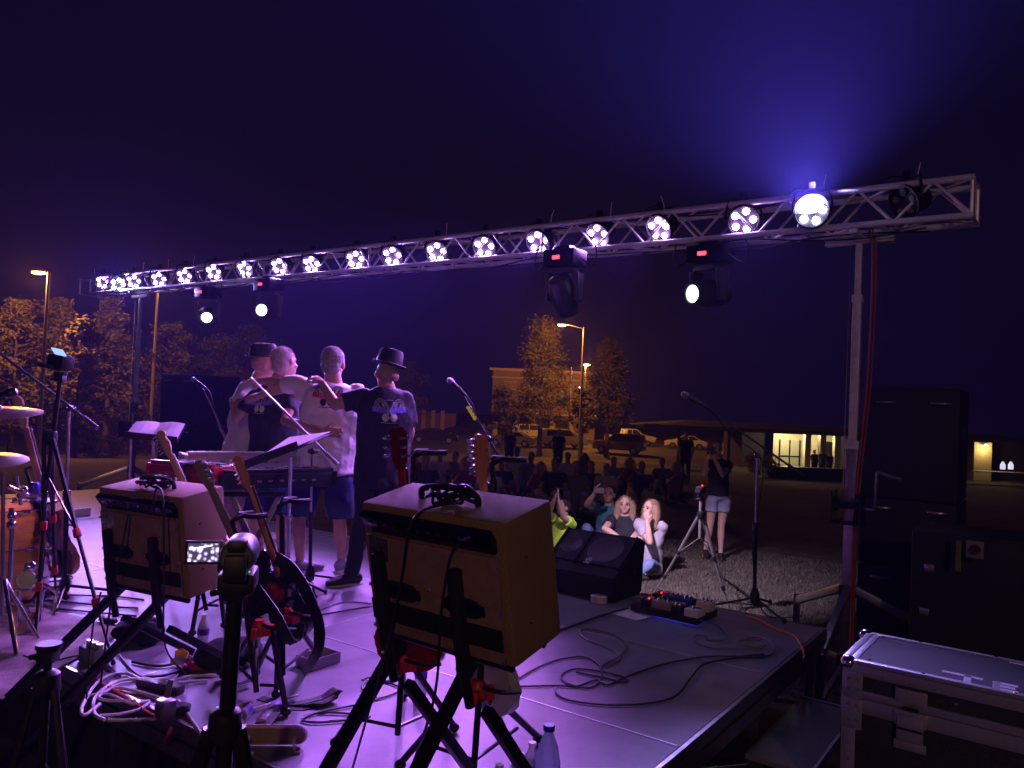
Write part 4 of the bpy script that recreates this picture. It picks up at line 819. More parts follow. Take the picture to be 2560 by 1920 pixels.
b = M(); q4 = [P(618, 1169, dB-.2), P(745, 1119, dB+.0), P(828, 1083, dB+.29), P(724, 1097, dB+.15)]; n = n if n.z > 0 else -n
b.quad(*[p+n*.012 for p in q4]); tag(b.out('sheet_music', PAPER, loc=q4[0]), 'white sheets on the dark edge on music stand', 'sheet music')
def keyboard(pl, pr, depth, h, label, top, end, nkeys, back=True):
    pl, pr = V(pl), V(pr); x = (pr-pl).normalized(); x.z = 0; x.normalize(); y = UP.cross(x); y = y if y.y > 0 else -y; w = (pr-pl).length; R = MX((x, y, UP)).transposed() if x.cross(y).z > 0 else frame(x, y)
    t = thing('stage_keyboard', label, 'keyboard', mix(pl, pr, .5)); c = mix(pl, pr, .5)+y*depth/2
    b = M(); b.box(c, (w, depth, h), R, .008); b.out('case', top, t)
    for s in (-1, 1): b = M(); b.box(c+x*s*(w/2+.012), (.024, depth+.01, h+.012), R, .006); b.out('end_cheek', end, t)
    b = M(); b.box(c+UP*(h/2+.004)+y*depth*.2, (w-.06, depth*.5, .01), R); kb = b.out('white_keys', WHT, t); b = M(); b.box(c+UP*(h/2+.014)-y*depth*.42, (w-.01, depth*.14, .028), R, .004); b.out('rear_ridge', top, t)
    b = M()
    for i in range(nkeys):
        if i % 7 not in (2, 6): b.box(c+UP*(h/2+.014)+y*depth*.12+x*((i+.5)/nkeys-.5)*(w-.06), (.011, depth*.3, .012), R)
    b.out('black_keys', BLK, t)
    for i in range(12): b = M(); b.lathe([(.008, 0), (.008, .012)], c+UP*h/2-y*depth*.32+x*((i+.5)/12-.5)*w*.8, UP, 8); b.out('knob', BLK, t)
    for i in range(7): b = M(); b.box(c-y*(depth/2+.003)+x*(-.3+.1*i)*w, (.03, .008, .014), R); b.out('socket', GREY, t)
    return c, x, y
LAV = mat('silver_keyboard', (.5, .48, .52), .35, .3, var=.12)
kw = keyboard(P(470, 1175, 5.6), P(742, 1136, 6.0), .3, .09, 'long silvery keyboard in front of the men', LAV, mat('silver_end', (.5, .5, .52), .4, .3), 36)
b = M(); x_ = kw[1]; bc = kw[0]-kw[2]*.1525
for i in range(5):
    cx = bc-x_*.08+x_*.045*i+UP*.002; b.tube([cx+x_*.013*cos(a)+UP*.017*sin(a) for a in [2*pi*j/12 for j in range(12 if i in (0, 2) else 8)]], .0045, 5)
kbo = [o for o in bpy.data.objects if o.name.startswith('stage_keyboard')][0]
b.out('lettering', WHT, kbo)
keyboard(P(372, 1182, 5.15), P(528, 1188, 4.98), .3, .1, 'red keyboard with red end cheeks behind the left amplifier', mat('keyboard_red', (.28, .012, .02), .3, var=.2, coat=.3), mat('red_cheek', (.5, .02, .03), .25, var=.15), 24)
keyboard(P(560, 1215, 5.0), P(835, 1190, 5.5), .32, .10, 'black lower keyboard under the dark music stand', BLK, BLK, 36)
t = thing('keyboard_stand', 'folding X shaped stand carrying the keyboards', 'keyboard stand', V((P(690, 1300, 5.4).x, 5.4, DECK)))
GS = mat('stand_green_grey', (.2, .22, .2), .4, .5, var=.2)
for sx, dd in ((1, 5.2), (-1, 5.55), (1, 5.6), (-1, 5.25)):
    b = M(); p0 = P(640-sx*62, 1235, dd); q0 = P(640+sx*62, 1235, dd); q0.z = DECK+.03; b.box((p0+q0)/2, (.03, .03, (p0-q0).length), frame(V((0, 1, 0)), (p0-q0).normalized().cross(V((0, 1, 0)))), .004); b.out('cross_leg', GS, t)
for dd in (5.15, 5.6):
    b = M(); b.cyl(P(560, 1236, dd), P(715, 1236, dd), .016); b.out('top_bar', BLKM, t)
# ================================================================ drum kit
kit = thing('drum_kit', 'drum kit with an amber wood bass drum and chrome hardware at the left edge', 'drum kit', G(30, 1520))
AMBER = mat('amber_drum', (.92, .40, .07), .25, var=.3, scale=3, stretch=(1, 1, 6), coat=.6)
dax = V((.72, .69, 0)).normalized(); dc = P(98, 1374, 5.15); dl = dax.cross(UP)
b = M(); b.lathe([(.31, -.45), (.315, -.44), (.315, 0), (.31, .005)], dc-dax*.06, dax, 40); b.out('bass_drum_shell', AMBER, kit)
for o_ in (-.46, -.045):
    b = M(); b.lathe([(.312, 0), (.335, 0), (.338, .02), (.335, .042), (.31, .042)], dc+dax*o_, dax, 40); b.out('hoop', CHR if o_ > -.2 else mat('hoop_dark', (.05, .03, .02), .3), kit)
b = M(); b.lathe([(.308, 0), (.0, .004)], dc-dax*.012, dax, 36); b.out('drum_head', mat('drum_skin', (.05, .05, .055), .4, var=.2), kit)
for i in range(8):
    a = 2*pi*i/8+.2; rd = dl*cos(a)+UP*sin(a); b = M(); b.cyl(dc-dax*.44+rd*.34, dc-dax*.02+rd*.343, .005, n=6); b.box(dc-dax*.13+rd*.328, (.05, .03, .03), frame(dax, rd), .006); b.ball(dc-dax*.02+rd*.348, .014, n=8); b.out('lug', CHR, kit)
for s in (-1, 1): b = M(); b.tube([dc-dax*.15+dl*s*.26-UP*.08, dc+dl*s*.38-UP*.2+dax*.02, V(((dc+dl*s*.42).x, (dc+dl*s*.42).y, DECK+.02))], .012, 8); b.out('spur', CHR, kit)
BRASS = mat('cymbal_brass', (.62, .47, .33), .32, 1, var=.2, scale=3)
for (px, py, dd, r_, ti) in ((-20, 1032, 4.7, .27, .02), (-35, 1150, 4.8, .23, .06)):
    c = P(px, py, dd); ax = V((ti, -.12, 1)); b = M(); b.lathe([(r_, 0), (r_, .003), (r_*.6, .018), (.06, .028), (.045, .045), (.0, .055)], c, ax, 40); b.out('cymbal', BRASS, kit)
    b = M(); b.cyl(c+UP*.09, V((c.x, c.y, DECK+.35)), .009); b.cyl(V((c.x, c.y, DECK+.6)), V((c.x, c.y, DECK+.3)), .013)
    for i in range(3): a = i*2.09+.3; b.tube([V((c.x, c.y, DECK+.38)), V((c.x+.28*cos(a), c.y+.28*sin(a), DECK+.02))], .010, 8)
    b.lathe([(.018, 0), (.016, .03), (.008, .04)], c+UP*.05, UP, 10); b.out('cymbal_stand', CHR, kit)
pc = G(62, 1590); pd = (dc-pc); pd.z = 0; pd.normalize(); ps = pd.cross(UP); b = M(); b.box(pc+pd*.12+UP*.035, (.09, .26, .012), MX((ps, pd, UP)).transposed() @ MX.Rotation(.25, 3, 'X'), .004); b.box(pc+pd*.12+UP*.008, (.1, .3, .01), MX((ps, pd, UP)).transposed())
for s in (-1, 1): b.cyl(pc+pd*.27+ps*s*.06, pc+pd*.27+ps*s*.06+UP*.2, .011)
b.cyl(pc+pd*.27-ps*.08+UP*.2, pc+pd*.27+ps*.08+UP*.2, .01); b.cyl(pc+pd*.27+UP*.2, pc+pd*.12+UP*.36, .006); b.ball(pc+pd*.12+UP*.37, .035, n=12); b.out('bass_pedal', CHR, kit)
for a_, c_ in ((P(40, 1190, 4.8), P(52, 1262, 4.8)), (P(20, 1215, 4.7), P(70, 1238, 4.8)), (P(72, 1240, 4.7), P(125, 1235, 4.75)), (P(30, 1330, 4.5), P(24, 1470, 4.5)), (P(28, 1270, 4.5), P(30, 1340, 4.5))): b = M(); b.cyl(a_, c_, .013); b.out('tom_arm', CHR, kit)
for p in (P(52, 1240, 4.8), P(30, 1290, 4.5), P(28, 1312, 4.5), P(60, 1225, 4.75)): b = M(); b.ball(p, .026, n=10); b.out('arm_clamp', CHR, kit)
b = M(); hh = P(12, 1450, 4.4)                                          # hi-hat stand legs and chain drive near the edge
for q in (G(0, 1560), G(95, 1600), G(40, 1640)): b.cyl(hh, q+UP*.01, .012)
b.cyl(hh-UP*.2, P(8, 1180, 4.4), .011); b.box(P(70, 1455, 4.6), (.08, .06, .06), None, .02); b.lathe([(.05, -.01), (.055, 0), (.05, .01)], P(66, 1450, 4.5), V((.3, -1, .2)), 16); b.out('hi_hat_stand', CHR, kit)
# ================================================================ seated crowd in the dark
def crowd_template(i):
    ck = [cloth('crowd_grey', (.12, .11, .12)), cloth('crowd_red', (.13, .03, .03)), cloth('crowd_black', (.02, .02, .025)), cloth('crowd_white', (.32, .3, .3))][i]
    hd = V((0, 0, .86+.02*i)); b_ = V((0, 0, 0)); fw = V((0, -1, 0)); rt = fw.cross(UP); nk = hd-UP*.15; pv = V((0, .06, .13)); J = dict(hd=hd, nk=nk, pv=pv, fw=fw)
    for q, s in (('l', -1), ('r', 1)):
        J['s'+q] = nk+rt*s*.165-UP*.06; J['e'+q] = J['s'+q]+rt*s*.08-UP*.24+fw*.05; J['w'+q] = J['e'+q]+fw*.2-rt*s*.08+UP*(.02 if i != 1 else .2)
        J['h'+q] = pv+rt*s*.1; J['k'+q] = fw*(.36+.03*i)+rt*s*(.25 if i % 2 else .16)+UP*(.22 if i % 2 else .4); J['a'+q] = fw*(.42 if i % 2 else .5)+rt*s*.06+UP*.09
    return person('spectator in dim clothes sitting among others on the unlit lawn', J, 'spectators sitting in the dark', vox=.02, shirt=ck, bottom=[DENIM, NAVY, BEIGE, DKPANT][i], leg='pants' if i % 2 else 'shorts', hair=[HDARK, HBLOND, HDARK, HGREY][i], long=(i == 1), plain=True, shoe=BLK, skin=mat('skin_in_shade', (.22, .12, .085), .55, var=.1))  # crowd skin darkened in its colour to stand in for the lack of light
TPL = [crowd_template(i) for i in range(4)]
bake_later = []
CROWD = [(1003, 1190, 14), (1035, 1150, 17), (1062, 1195, 14.5), (1100, 1165, 17), (1140, 1150, 18), (1165, 1180, 15), (1256, 1190, 15.5), (1292, 1130, 18.5), (1330, 1135, 18), (1352, 1165, 15.5), (1390, 1172, 15), (1420, 1125, 18.5), (1440, 1178, 15), (1462, 1120, 19), (1478, 1165, 16), (1515, 1172, 15.5), (1535, 1130, 18.5), (1575, 1140, 18), (1605, 1175, 16), (1225, 1215, 14), (1655, 1135, 19), (1690, 1150, 18)]
def place_crowd():
    r = random.Random(4)
    for i, (px, py, d) in enumerate(CROWD):
        p = P(px, py, d); p.z = gz(p.x, p.y); T_ = TPL[i % 4]
        if i < 4: T_.location = p; T_.rotation_euler = (0, 0, atan2(-p.x, -p.y)*-1+r.uniform(-.3, .3)*0); o = T_
        else: o = dup(T_, p, -atan2(-p.x, -p.y)+r.uniform(-.35, .35))
        o.rotation_euler = (0, 0, r.uniform(-.35, .35)+ (-.1))
        o.scale = (r.uniform(.92, 1.06),)*3
for px, py, d, lab, sc in ((1715, 1108, 26, 'dark standing figure behind the woman with the camera', DKPANT), (1397, 1100, 30, 'dark standing figure in front of the parked cars left of the lamp post', DKPANT), (1275, 1093, 32, 'dark standing figure before the white saloon car', DKPANT)):
    p = P(px, py, d); z0 = gz(p.x, p.y); f = V((-.2, -1, 0)); rt = f.normalized().cross(UP); hd = V((p.x, p.y, z0+1.62)); nk = hd-UP*.16; pv = V((p.x, p.y, z0+.9)); J = dict(hd=hd, nk=nk, pv=pv, fw=f, z0=z0)
    for q, s in (('l', -1), ('r', 1)): J['s'+q] = nk+rt*s*.17-UP*.06; J['e'+q] = nk+rt*s*.24-UP*.34; J['w'+q] = nk+rt*s*.2-UP*.55+f*.1; J['h'+q] = pv+rt*s*.09; J['k'+q] = pv+rt*s*.11-UP*.42; J['a'+q] = V((p.x, p.y, z0+.09))+rt*s*.12
    person(lab, J, 'people standing far back', vox=.025, shirt=TBLK, bottom=sc, leg='pants', hair=HDARK, plain=True, shoe=BLK)
# ================================================================ trees
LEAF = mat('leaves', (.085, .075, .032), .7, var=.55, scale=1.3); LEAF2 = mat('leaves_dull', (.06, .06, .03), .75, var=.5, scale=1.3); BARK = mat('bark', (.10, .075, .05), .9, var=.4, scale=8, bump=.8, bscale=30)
def tree(px, py_top, d, width, label, seed, shape='round', nclump=60, leafm=None, low=.18, n=110, ls=.10, group='trees beyond the lawn'):
    r = random.Random(seed); top = P(px, py_top, d); z0 = gz(top.x, top.y); H = top.z-z0; base = V((top.x, top.y, z0))
    t = thing('tree', label, 'tree', base, group); b = M()
    lean = V((r.uniform(-.15, .15), r.uniform(-.15, .15), 0)); spine = lambda f: base+UP*H*f*.96+lean*f*f
    b.tube([spine(f) for f in (0, .05, .2, .45, .7, .92)], [H*.026, H*.019, H*.016, H*.011, H*.006, .012], 8); limbs = []
    for i in range(16):
        f = r.uniform(low*.8, .8); a = r.uniform(0, 2*pi); L = width*.45*(1.1-f*.7); s0 = spine(f); e = s0+V((cos(a), sin(a), 0))*L+UP*L*r.uniform(.35, .9); m_ = mix(s0, e, .5)-UP*L*.06; b.tube([s0, m_, e], [H*.007, H*.004, .008], 6); limbs.append((s0, e))
    b.out('trunk', BARK, t); c = M()
    for i in range(nclump):
        f = low+(1-low)*r.random()**.85; prof = {'round': (max(0.02, 1-((f-.5)/.52)**2))**.5, 'cone': (1-f)**.75*1.15+.06, 'oval': (max(.02, 1-((f-.45)/.56)**2))**.6, 'wide': min(1, (f-low)*5+.3)*(1-max(0, f-.55)**2*4.0)}[shape]
        a = r.uniform(0, 2*pi); rad = width*.5*prof*(r.random()**.45)*r.uniform(.8, 1.12); cc = spine(f)+V((cos(a), sin(a), 0))*rad; cr = width*r.uniform(.07, .15)
        for j in range(n):
            o = V((r.gauss(0, 1), r.gauss(0, 1), r.gauss(0, .75)))*cr*.62; p = cc+o; u = V((r.gauss(0, 1), r.gauss(0, 1), r.gauss(0, .6))).normalized(); v_ = u.orthogonal().normalized(); s = ls*r.uniform(.45, 1.55)
            w_ = c.b.verts.new; c.b.faces.new((w_(p-u*s), w_(p+v_*s*.5), w_(p+u*s), w_(p-v_*s*.5)))
    c.out('crown', leafm or LEAF, t, smooth=0, rec=False); return t
tree(48, 742, 42, 3.6, 'big orange lit tree at the far left edge, tallest of the left group', 1, 'oval', 75)
tree(-60, 760, 44, 4.0, 'orange lit tree cut by the left edge of the frame', 21, 'oval', 50)
tree(140, 738, 44, 3.2, 'orange lit tree beside the far left lamp post', 2, 'oval', 75)
tree(205, 790, 40, 2.6, 'short orange lit tree left of the far lighting stand', 22, 'oval', 55)
tree(285, 722, 45, 3.4, 'tall orange lit tree right behind the left end of the truss', 3, 'cone', 85, low=.1)
tree(330, 870, 48, 3.0, 'low dim tree behind the far left lighting stand', 4, 'round', 50)
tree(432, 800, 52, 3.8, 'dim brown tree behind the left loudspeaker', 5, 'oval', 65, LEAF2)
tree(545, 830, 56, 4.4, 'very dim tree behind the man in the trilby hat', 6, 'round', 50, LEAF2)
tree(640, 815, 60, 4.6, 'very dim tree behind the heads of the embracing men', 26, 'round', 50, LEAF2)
tree(1362, 795, 62, 5.6, 'tall cone shaped tree lit orange in the middle distance', 7, 'cone', 120, low=.27, n=115)
tree(1528, 838, 64, 4.9, 'second cone shaped tree right of the lamp posts', 8, 'cone', 100, low=.27, n=115)
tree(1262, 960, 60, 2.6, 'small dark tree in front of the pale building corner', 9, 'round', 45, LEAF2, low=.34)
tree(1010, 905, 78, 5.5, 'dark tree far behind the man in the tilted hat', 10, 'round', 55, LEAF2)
tree(1460, 965, 60, 2.4, 'small lit tree under the lamp posts', 11, 'round', 34, low=.42)
# orange bushes and shrubs left
def bush(px, py, d, w_, h, label, seed):
    r = random.Random(seed); q = P(px, py, d); z0 = gz(q.x, q.y); c = M()
    for i in range(26):
        cc = V((q.x+r.uniform(-.5, .5)*w_, q.y+r.uniform(-.4, .4)*w_, z0+h*r.uniform(.1, .85)))
        for j in range(60):
            p = cc+V((r.gauss(0, 1), r.gauss(0, 1), r.gauss(0, 1)))*.16; u = V((r.gauss(0, 1), r.gauss(0, 1), r.gauss(0, .6))).normalized(); v_ = u.orthogonal().normalized(); w2 = c.b.verts.new; c.b.faces.new((w2(p-u*.08), w2(p+v_*.04), w2(p+u*.08), w2(p-v_*.04)))
    tag(c.out('bush', LEAF, loc=(q.x, q.y, z0), smooth=0, rec=False), label, 'bush')
bush(300, 1050, 41, 2.6, 1.3, 'low orange lit bush left of the parked car roof', 31)
bush(1905, 1140, 50, 1.6, 1.5, 'orange lit leafy bush beside the lit porch', 32)
# ================================================================ street lamps
LAMPM = mat('sodium_glass', (1, .6, .2), .3, var=0, emit=26, ecol=(1, .50, .09))
def street_lamp(hx, hy, px, d, label, energy, size=1.0, topy=None, light=True):
    h = P(hx, hy, d); pl = P(px, hy if topy is None else topy, d); z0 = gz(pl.x, pl.y); base = V((pl.x, pl.y, z0)); t = thing('street_lamp', label, 'street lamp', base)
    b = M(); b.cyl(base, pl, .11, .07, 10); b.out('pole', mat('lamp_pole', (.28, .25, .22), .5, .3, var=.2), t)
    b = M(); b.tube([pl-UP*.1, mix(pl, h, .6)+UP*.05, h+UP*.08], .05, 8); b.out('arm', MATS['lamp_pole'], t)
    dx = (h-pl); dx.z = 0; dx = dx.normalized() if dx.length > .05 else V((-1, 0, 0)); R = MX((dx, UP.cross(dx), UP)).transposed()
    b = M(); b.ball(h+UP*.06, (.5*size, .22*size, .12*size), R, 12); hd = b.out('lamp_head', MATS['lamp_pole'], t); b = M(); b.ball(h-UP*.03, (.42*size, .17*size, .1*size), R, 12); b.out('lens', LAMPM, hd)
    if light: lamp('lamp_light', 'POINT', h-UP*.2, energy, SODIUM, size=.15, parent=t)
street_lamp(97, 680, 122, 38, 'sodium street lamp glowing orange above the trees at the far left', 1600, .85)
street_lamp(402, 690, 396, 47, 'street lamp pole lit orange behind the left end of the truss', 950, .6, light=True)
street_lamp(1405, 812, 1460, 57, 'tall street lamp glowing orange over the middle trees', 1350, .75, topy=818)
street_lamp(1466, 911, 1463, 82, 'farther street lamp glowing orange below the tall one', 4800, .95)
t = thing('light_post', 'thin post topped with a white light strip between the middle trees', 'light post', V((P(1428, 1100, 80).x, 80, -2)))
b = M(); a = P(1428, 918, 80); b.cyl(V((a.x, a.y, -2)), a, .08); b.out('pole', MATS['lamp_pole'], t)
SIGNW = mat('white_light', (1, 1, .9), .4, var=0, emit=3.5, ecol=(.95, 1, .82)); b = M()
b.box(P(1450, 977, 79), (.22, .2, .8)); b.box(P(1458, 980, 79), (.26, .2, .5)); tag(b.out('light_strip', SIGNW, t))
# ================================================================ buildings
STUC = mat('stucco', (.24, .18, .12), .85, var=.15, scale=.6, bump=.2); TRIM = mat('pale_trim', (.45, .36, .25), .8, var=.12); DKG = mat('dark_glass', (.02, .02, .025), .12, var=.2); BRK = mat('brick', (.22, .12, .08), .9, var=.3, scale=6); ROOFM = mat('dark_roof', (.012, .011, .013), .85, var=.25, scale=3)
WARMW = mat('lit_window', (1, .85, .5), .4, var=0, emit=1.2, ecol=(1, .86, .5))
Yb = 96.0
b0 = P(1233, 925, Yb); b1 = P(1452, 925, Yb); zt = b0.z; t = thing('shop_building', 'pale two storey corner building with a cornice behind the middle trees', 'building', V((b0.x, Yb, -2)))
x0, x1 = b0.x, b1.x+2; zz_ = -2.0; b = M(); b.box(((x0+x1)/2, Yb+6, (zt+zz_)/2), (x1-x0, 12, zt-zz_)); b.out('wall', STUC, t)
b = M(); b.box(((x0+x1)/2, Yb+5.9, zt+.12), (x1-x0+.9, 12.9, .32)); b.box(((x0+x1)/2, Yb-.06, zt-.85), (x1-x0+.3, .25, .18)); b.out('cornice', TRIM, t)
b = M(); b.box((x0+2.2, Yb-.12, zt-1.35), (1.6, .22, .12)); b.box(((x0+x1)/2, Yb-.2, .98), (x1-x0+.2, .4, .25)); b.out('ledge', TRIM, t)
for i in range(5):
    px_ = x0+.55+2.35*i
    b = M(); b.box((px_, Yb-.14, -.55), (.55, .32, 2.9)); b.out('pier', TRIM, t)
    if i < 4: b = M(); b.box((px_+1.17, Yb-.03, -.75), (1.6, .1, 2.3)); b.out('shop_window', WARMW if i == 99 else DKG, t)
for i in range(3):
    b = M(); b.box((x0+2.2+3.2*i, Yb-.03, 2.9), (1.2, .1, 1.7)); f = b.out('window', DKG, t); b = M(); b.box((x0+2.2+3.2*i, Yb-.07, 3.85), (1.5, .14, .16)); b.box((x0+2.2+3.2*i, Yb-.07, 1.95), (1.5, .14, .14)); b.out('frame', TRIM, f)
b = M(); b.box((P(1276, 1062, Yb-.5).x, Yb-.4, P(1276, 1062, Yb-.5).z), (.45, .1, .38)); b.out('lit_sign', SIGNW, t)
q0, q1 = P(1030, 1030, 102), P(1112, 1030, 102); t = thing('brick_building', 'dim brick shop row behind the dark parked car', 'building', V((q0.x, 102, -2)))
b = M(); b.box(((q0.x+q1.x)/2, 106, (q0.z-2)/2+.0), (q1.x-q0.x+3, 8, q0.z+2)); b.out('wall', BRK, t)
for i in range(4): b = M(); b.box((q0.x+.3+1.25*i, 101.96, -.5), (.5, .12, 2.6)); b.out('pier', TRIM, t)
# low pavilion at the right: dark roof, lit porch
Yp = 55.0; L0, L1 = P(1640, 1085, Yp).x, P(2640, 1085, Yp).x; zE = P(2040, 1084, Yp).z; zF = gz(P(2040, 1084, Yp).x, Yp)
t = thing('pavilion', 'long low building with a dark roof and a warmly lit porch', 'building', V(((L0+L1)/2, Yp, zF)))
b = M(); vs_ = [b.b.verts.new(p) for p in ((L0-1, Yp-1.2, zE), (L1, Yp-1.2, zE), (L1, Yp+9, zE), (L0-1, Yp+9, zE), (L0+3, Yp+3, zE+.5), (L1-3, Yp+3, zE+.5), (L1-3, Yp+5, zE+.5), (L0+3, Yp+5, zE+.5))]
for f in ((0, 3, 2, 1), (0, 1, 5, 4), (1, 2, 6, 5), (2, 3, 7, 6), (3, 0, 4, 7), (4, 5, 6, 7)): b.b.faces.new([vs_[i] for i in f])
b.out('roof', ROOFM, t, smooth=0); b = M(); b.box(((L0+L1)/2-.5, Yp-1.23, zE+.06), (L1-L0+1.2, .05, .28)); b.out('fascia', mat('fascia', (.06, .055, .06), .7), t)
c0, c1, c2 = P(1955, 1100, Yp+1).x, P(2133, 1100, Yp+1).x, P(2050, 1100, Yp).x
b = M(); b.box((c0-1.0, Yp+6.5, (zE+zF)/2), (2.0, 5, zE-zF)); b.box(((c1+L1)/2, Yp+5.5, (zE+zF)/2), (L1-c1, 7, zE-zF)); b.box(((c0+c1)/2, Yp+8.5, (zE+zF)/2), (c1-c0, .8, zE-zF)); b.out('wall', mat('dark_brick', (.03, .022, .018), .9, var=.3, scale=5), t)
PORCH = mat('cream_wall', (.62, .55, .38), .85, var=.08)
b = M(); b.box(((c0+c1)/2, Yp+3.4, (zE+zF)/2), (c1-c0, .3, zE-zF-.02)); b.out('porch_wall', PORCH, t)
for i, px_ in enumerate((2018, 2056, 2092, 2122)):
    b = M(); xx = P(px_, 1100, Yp+1.6).x; b.box((xx, Yp+1.6, (zE+zF)/2), (.42, .42, zE-zF-.02)); b.out('column', PORCH, t)
for px_, w2 in ((1974, 1.5), (2068, 1.3), (2108, 1.4)):
    xx = P(px_, 1120, Yp+3.2).x; b = M(); b.box((xx, Yp+3.22, zF+1.12), (w2, .06, 2.24)); d2 = b.out('door', DKG if px_ != 1974 else mat('lit_door_glass', (.5, .48, .35), .3, var=.1), t)
    b = M()
    for s in (-.5, 0, .5): b.box((xx+s*w2, Yp+3.17, zF+1.12), (.09, .06, 2.3))
    b.box((xx, Yp+3.165, zF+1.05), (w2, .055, .07)); b.out('frame', BLKM, d2)
for xx in (L0+1.5, L0+5, L0+8): b = M(); b.box((xx, Yp-.6, (zE+zF)/2), (.16, .16, zE-zF)); b.out('post', mat('dark_post', (.03, .03, .03), .7), t)
b = M(); b.box((c2, Yp+1.6, zE-.06), (1.6, .3, .06)); b.out('ceiling_light', mat('warm_tube', (1, .9, .6), .3, var=0, emit=8, ecol=(1, .88, .55)), t)
for xx in (P(1990, 1100, Yp).x, P(2085, 1100, Yp).x): lamp('porch_light', 'POINT', V((xx, Yp+1.7, zE-.3)), 120, (1, .82, .45), size=.2)
n0, n1 = P(2456, 1120, Yp-.6).x, P(2501, 1120, Yp-.6).x
b = M(); b.box(((n0+n1)/2, Yp+.8, (zE+zF)/2), (n1-n0, .9, zE-zF-.05)); b.out('pillar', mat('buff_brick', (.42, .33, .2), .9, var=.2, scale=7, bump=.4), t)
b = M(); b.lathe([(.16, 0), (.1, .12), (.03, .16)], V(((n0+n1)/2, Yp+.05, zE-.36)), UP, 12); b.out('wall_lamp', WARMW, t); lamp('pillar_light', 'POINT', V(((n0+n1)/2, Yp-.2, zE-.5)), 42, (1, .72, .3), size=.1)
b = M(); b.box((P(2520, 1160, Yp-2).x, Yp-2, zF+.85), (4.5, .8, .06)); b.out('table_top', mat('folding_table', (.4, .38, .36), .6), t)
o = P(2040, 1180, 50); t = thing('folding_table', 'dark covered table in front of the lit porch', 'table', V((o.x, 50, gz(o.x, 50))))
z_ = gz(o.x, 50); b = M(); b.box((o.x+.2, 50, z_+.76), (6.4, .9, .05), None, .01); b.out('table_top', BLK, t); b = M(); b.box((o.x+.2, 50, z_+.37), (6.3, .84, .73), None, .03); b.out('table_skirt', mat('black_cloth', (.012, .012, .015), .9), t)
def bust(px, py, d, shirt, label, hair=HDARK):
    p = P(px, py, d); z0 = gz(p.x, p.y); f = V((.2, -1, 0)); rt = f.normalized().cross(UP); hd = p; nk = hd-UP*.17; pv = V((p.x, p.y, max(z0+.85, hd.z-.75))); J = dict(hd=hd, nk=nk, pv=pv, fw=f, z0=z0)
    for q, s in (('l', -1), ('r', 1)): J['s'+q] = nk+rt*s*.18-UP*.06; J['e'+q] = nk+rt*s*.27-UP*.3; J['w'+q] = nk+rt*s*.2-UP*.5+f*.15; J['h'+q] = pv+rt*s*.09; J['k'+q] = mix(pv, V((p.x, p.y, z0)), .5)+rt*s*.1; J['a'+q] = V((p.x, p.y, z0+.09))+rt*s*.1
    person(label, J, 'people at the pavilion', vox=.025, shirt=shirt, bottom=DKPANT, leg='pants', hair=hair, plain=True, shoe=BLK, k=1.25)
bust(2056, 1128, 51.2, cloth('teal_polo', (.03, .28, .30)), 'person in a bright teal shirt standing before the lit porch')
bust(2037, 1130, 53, TBLK, 'dark person just left of the one in teal at the porch'); bust(2074, 1134, 53, TBLK, 'dark person just right of the one in teal at the porch')
for i, (px, col) in enumerate(((2507, 'left'), (2527, 'right'))):
    c = P(px, 1163, Yp-2.2); b = M(); b.loft([(c+UP*z, V((r_, 0, 0)), V((0, r_, 0))) for z, r_ in ((-.28, .16), (.05, .16), (.16, .08), (.24, .07))], 12); tag(b.out('white_jug', mat('glowing_jug', (.7, .7, .85), .4, var=0, emit=.5), loc=c), col+' one of two pale jugs on the table by the buff pillar', 'jug')
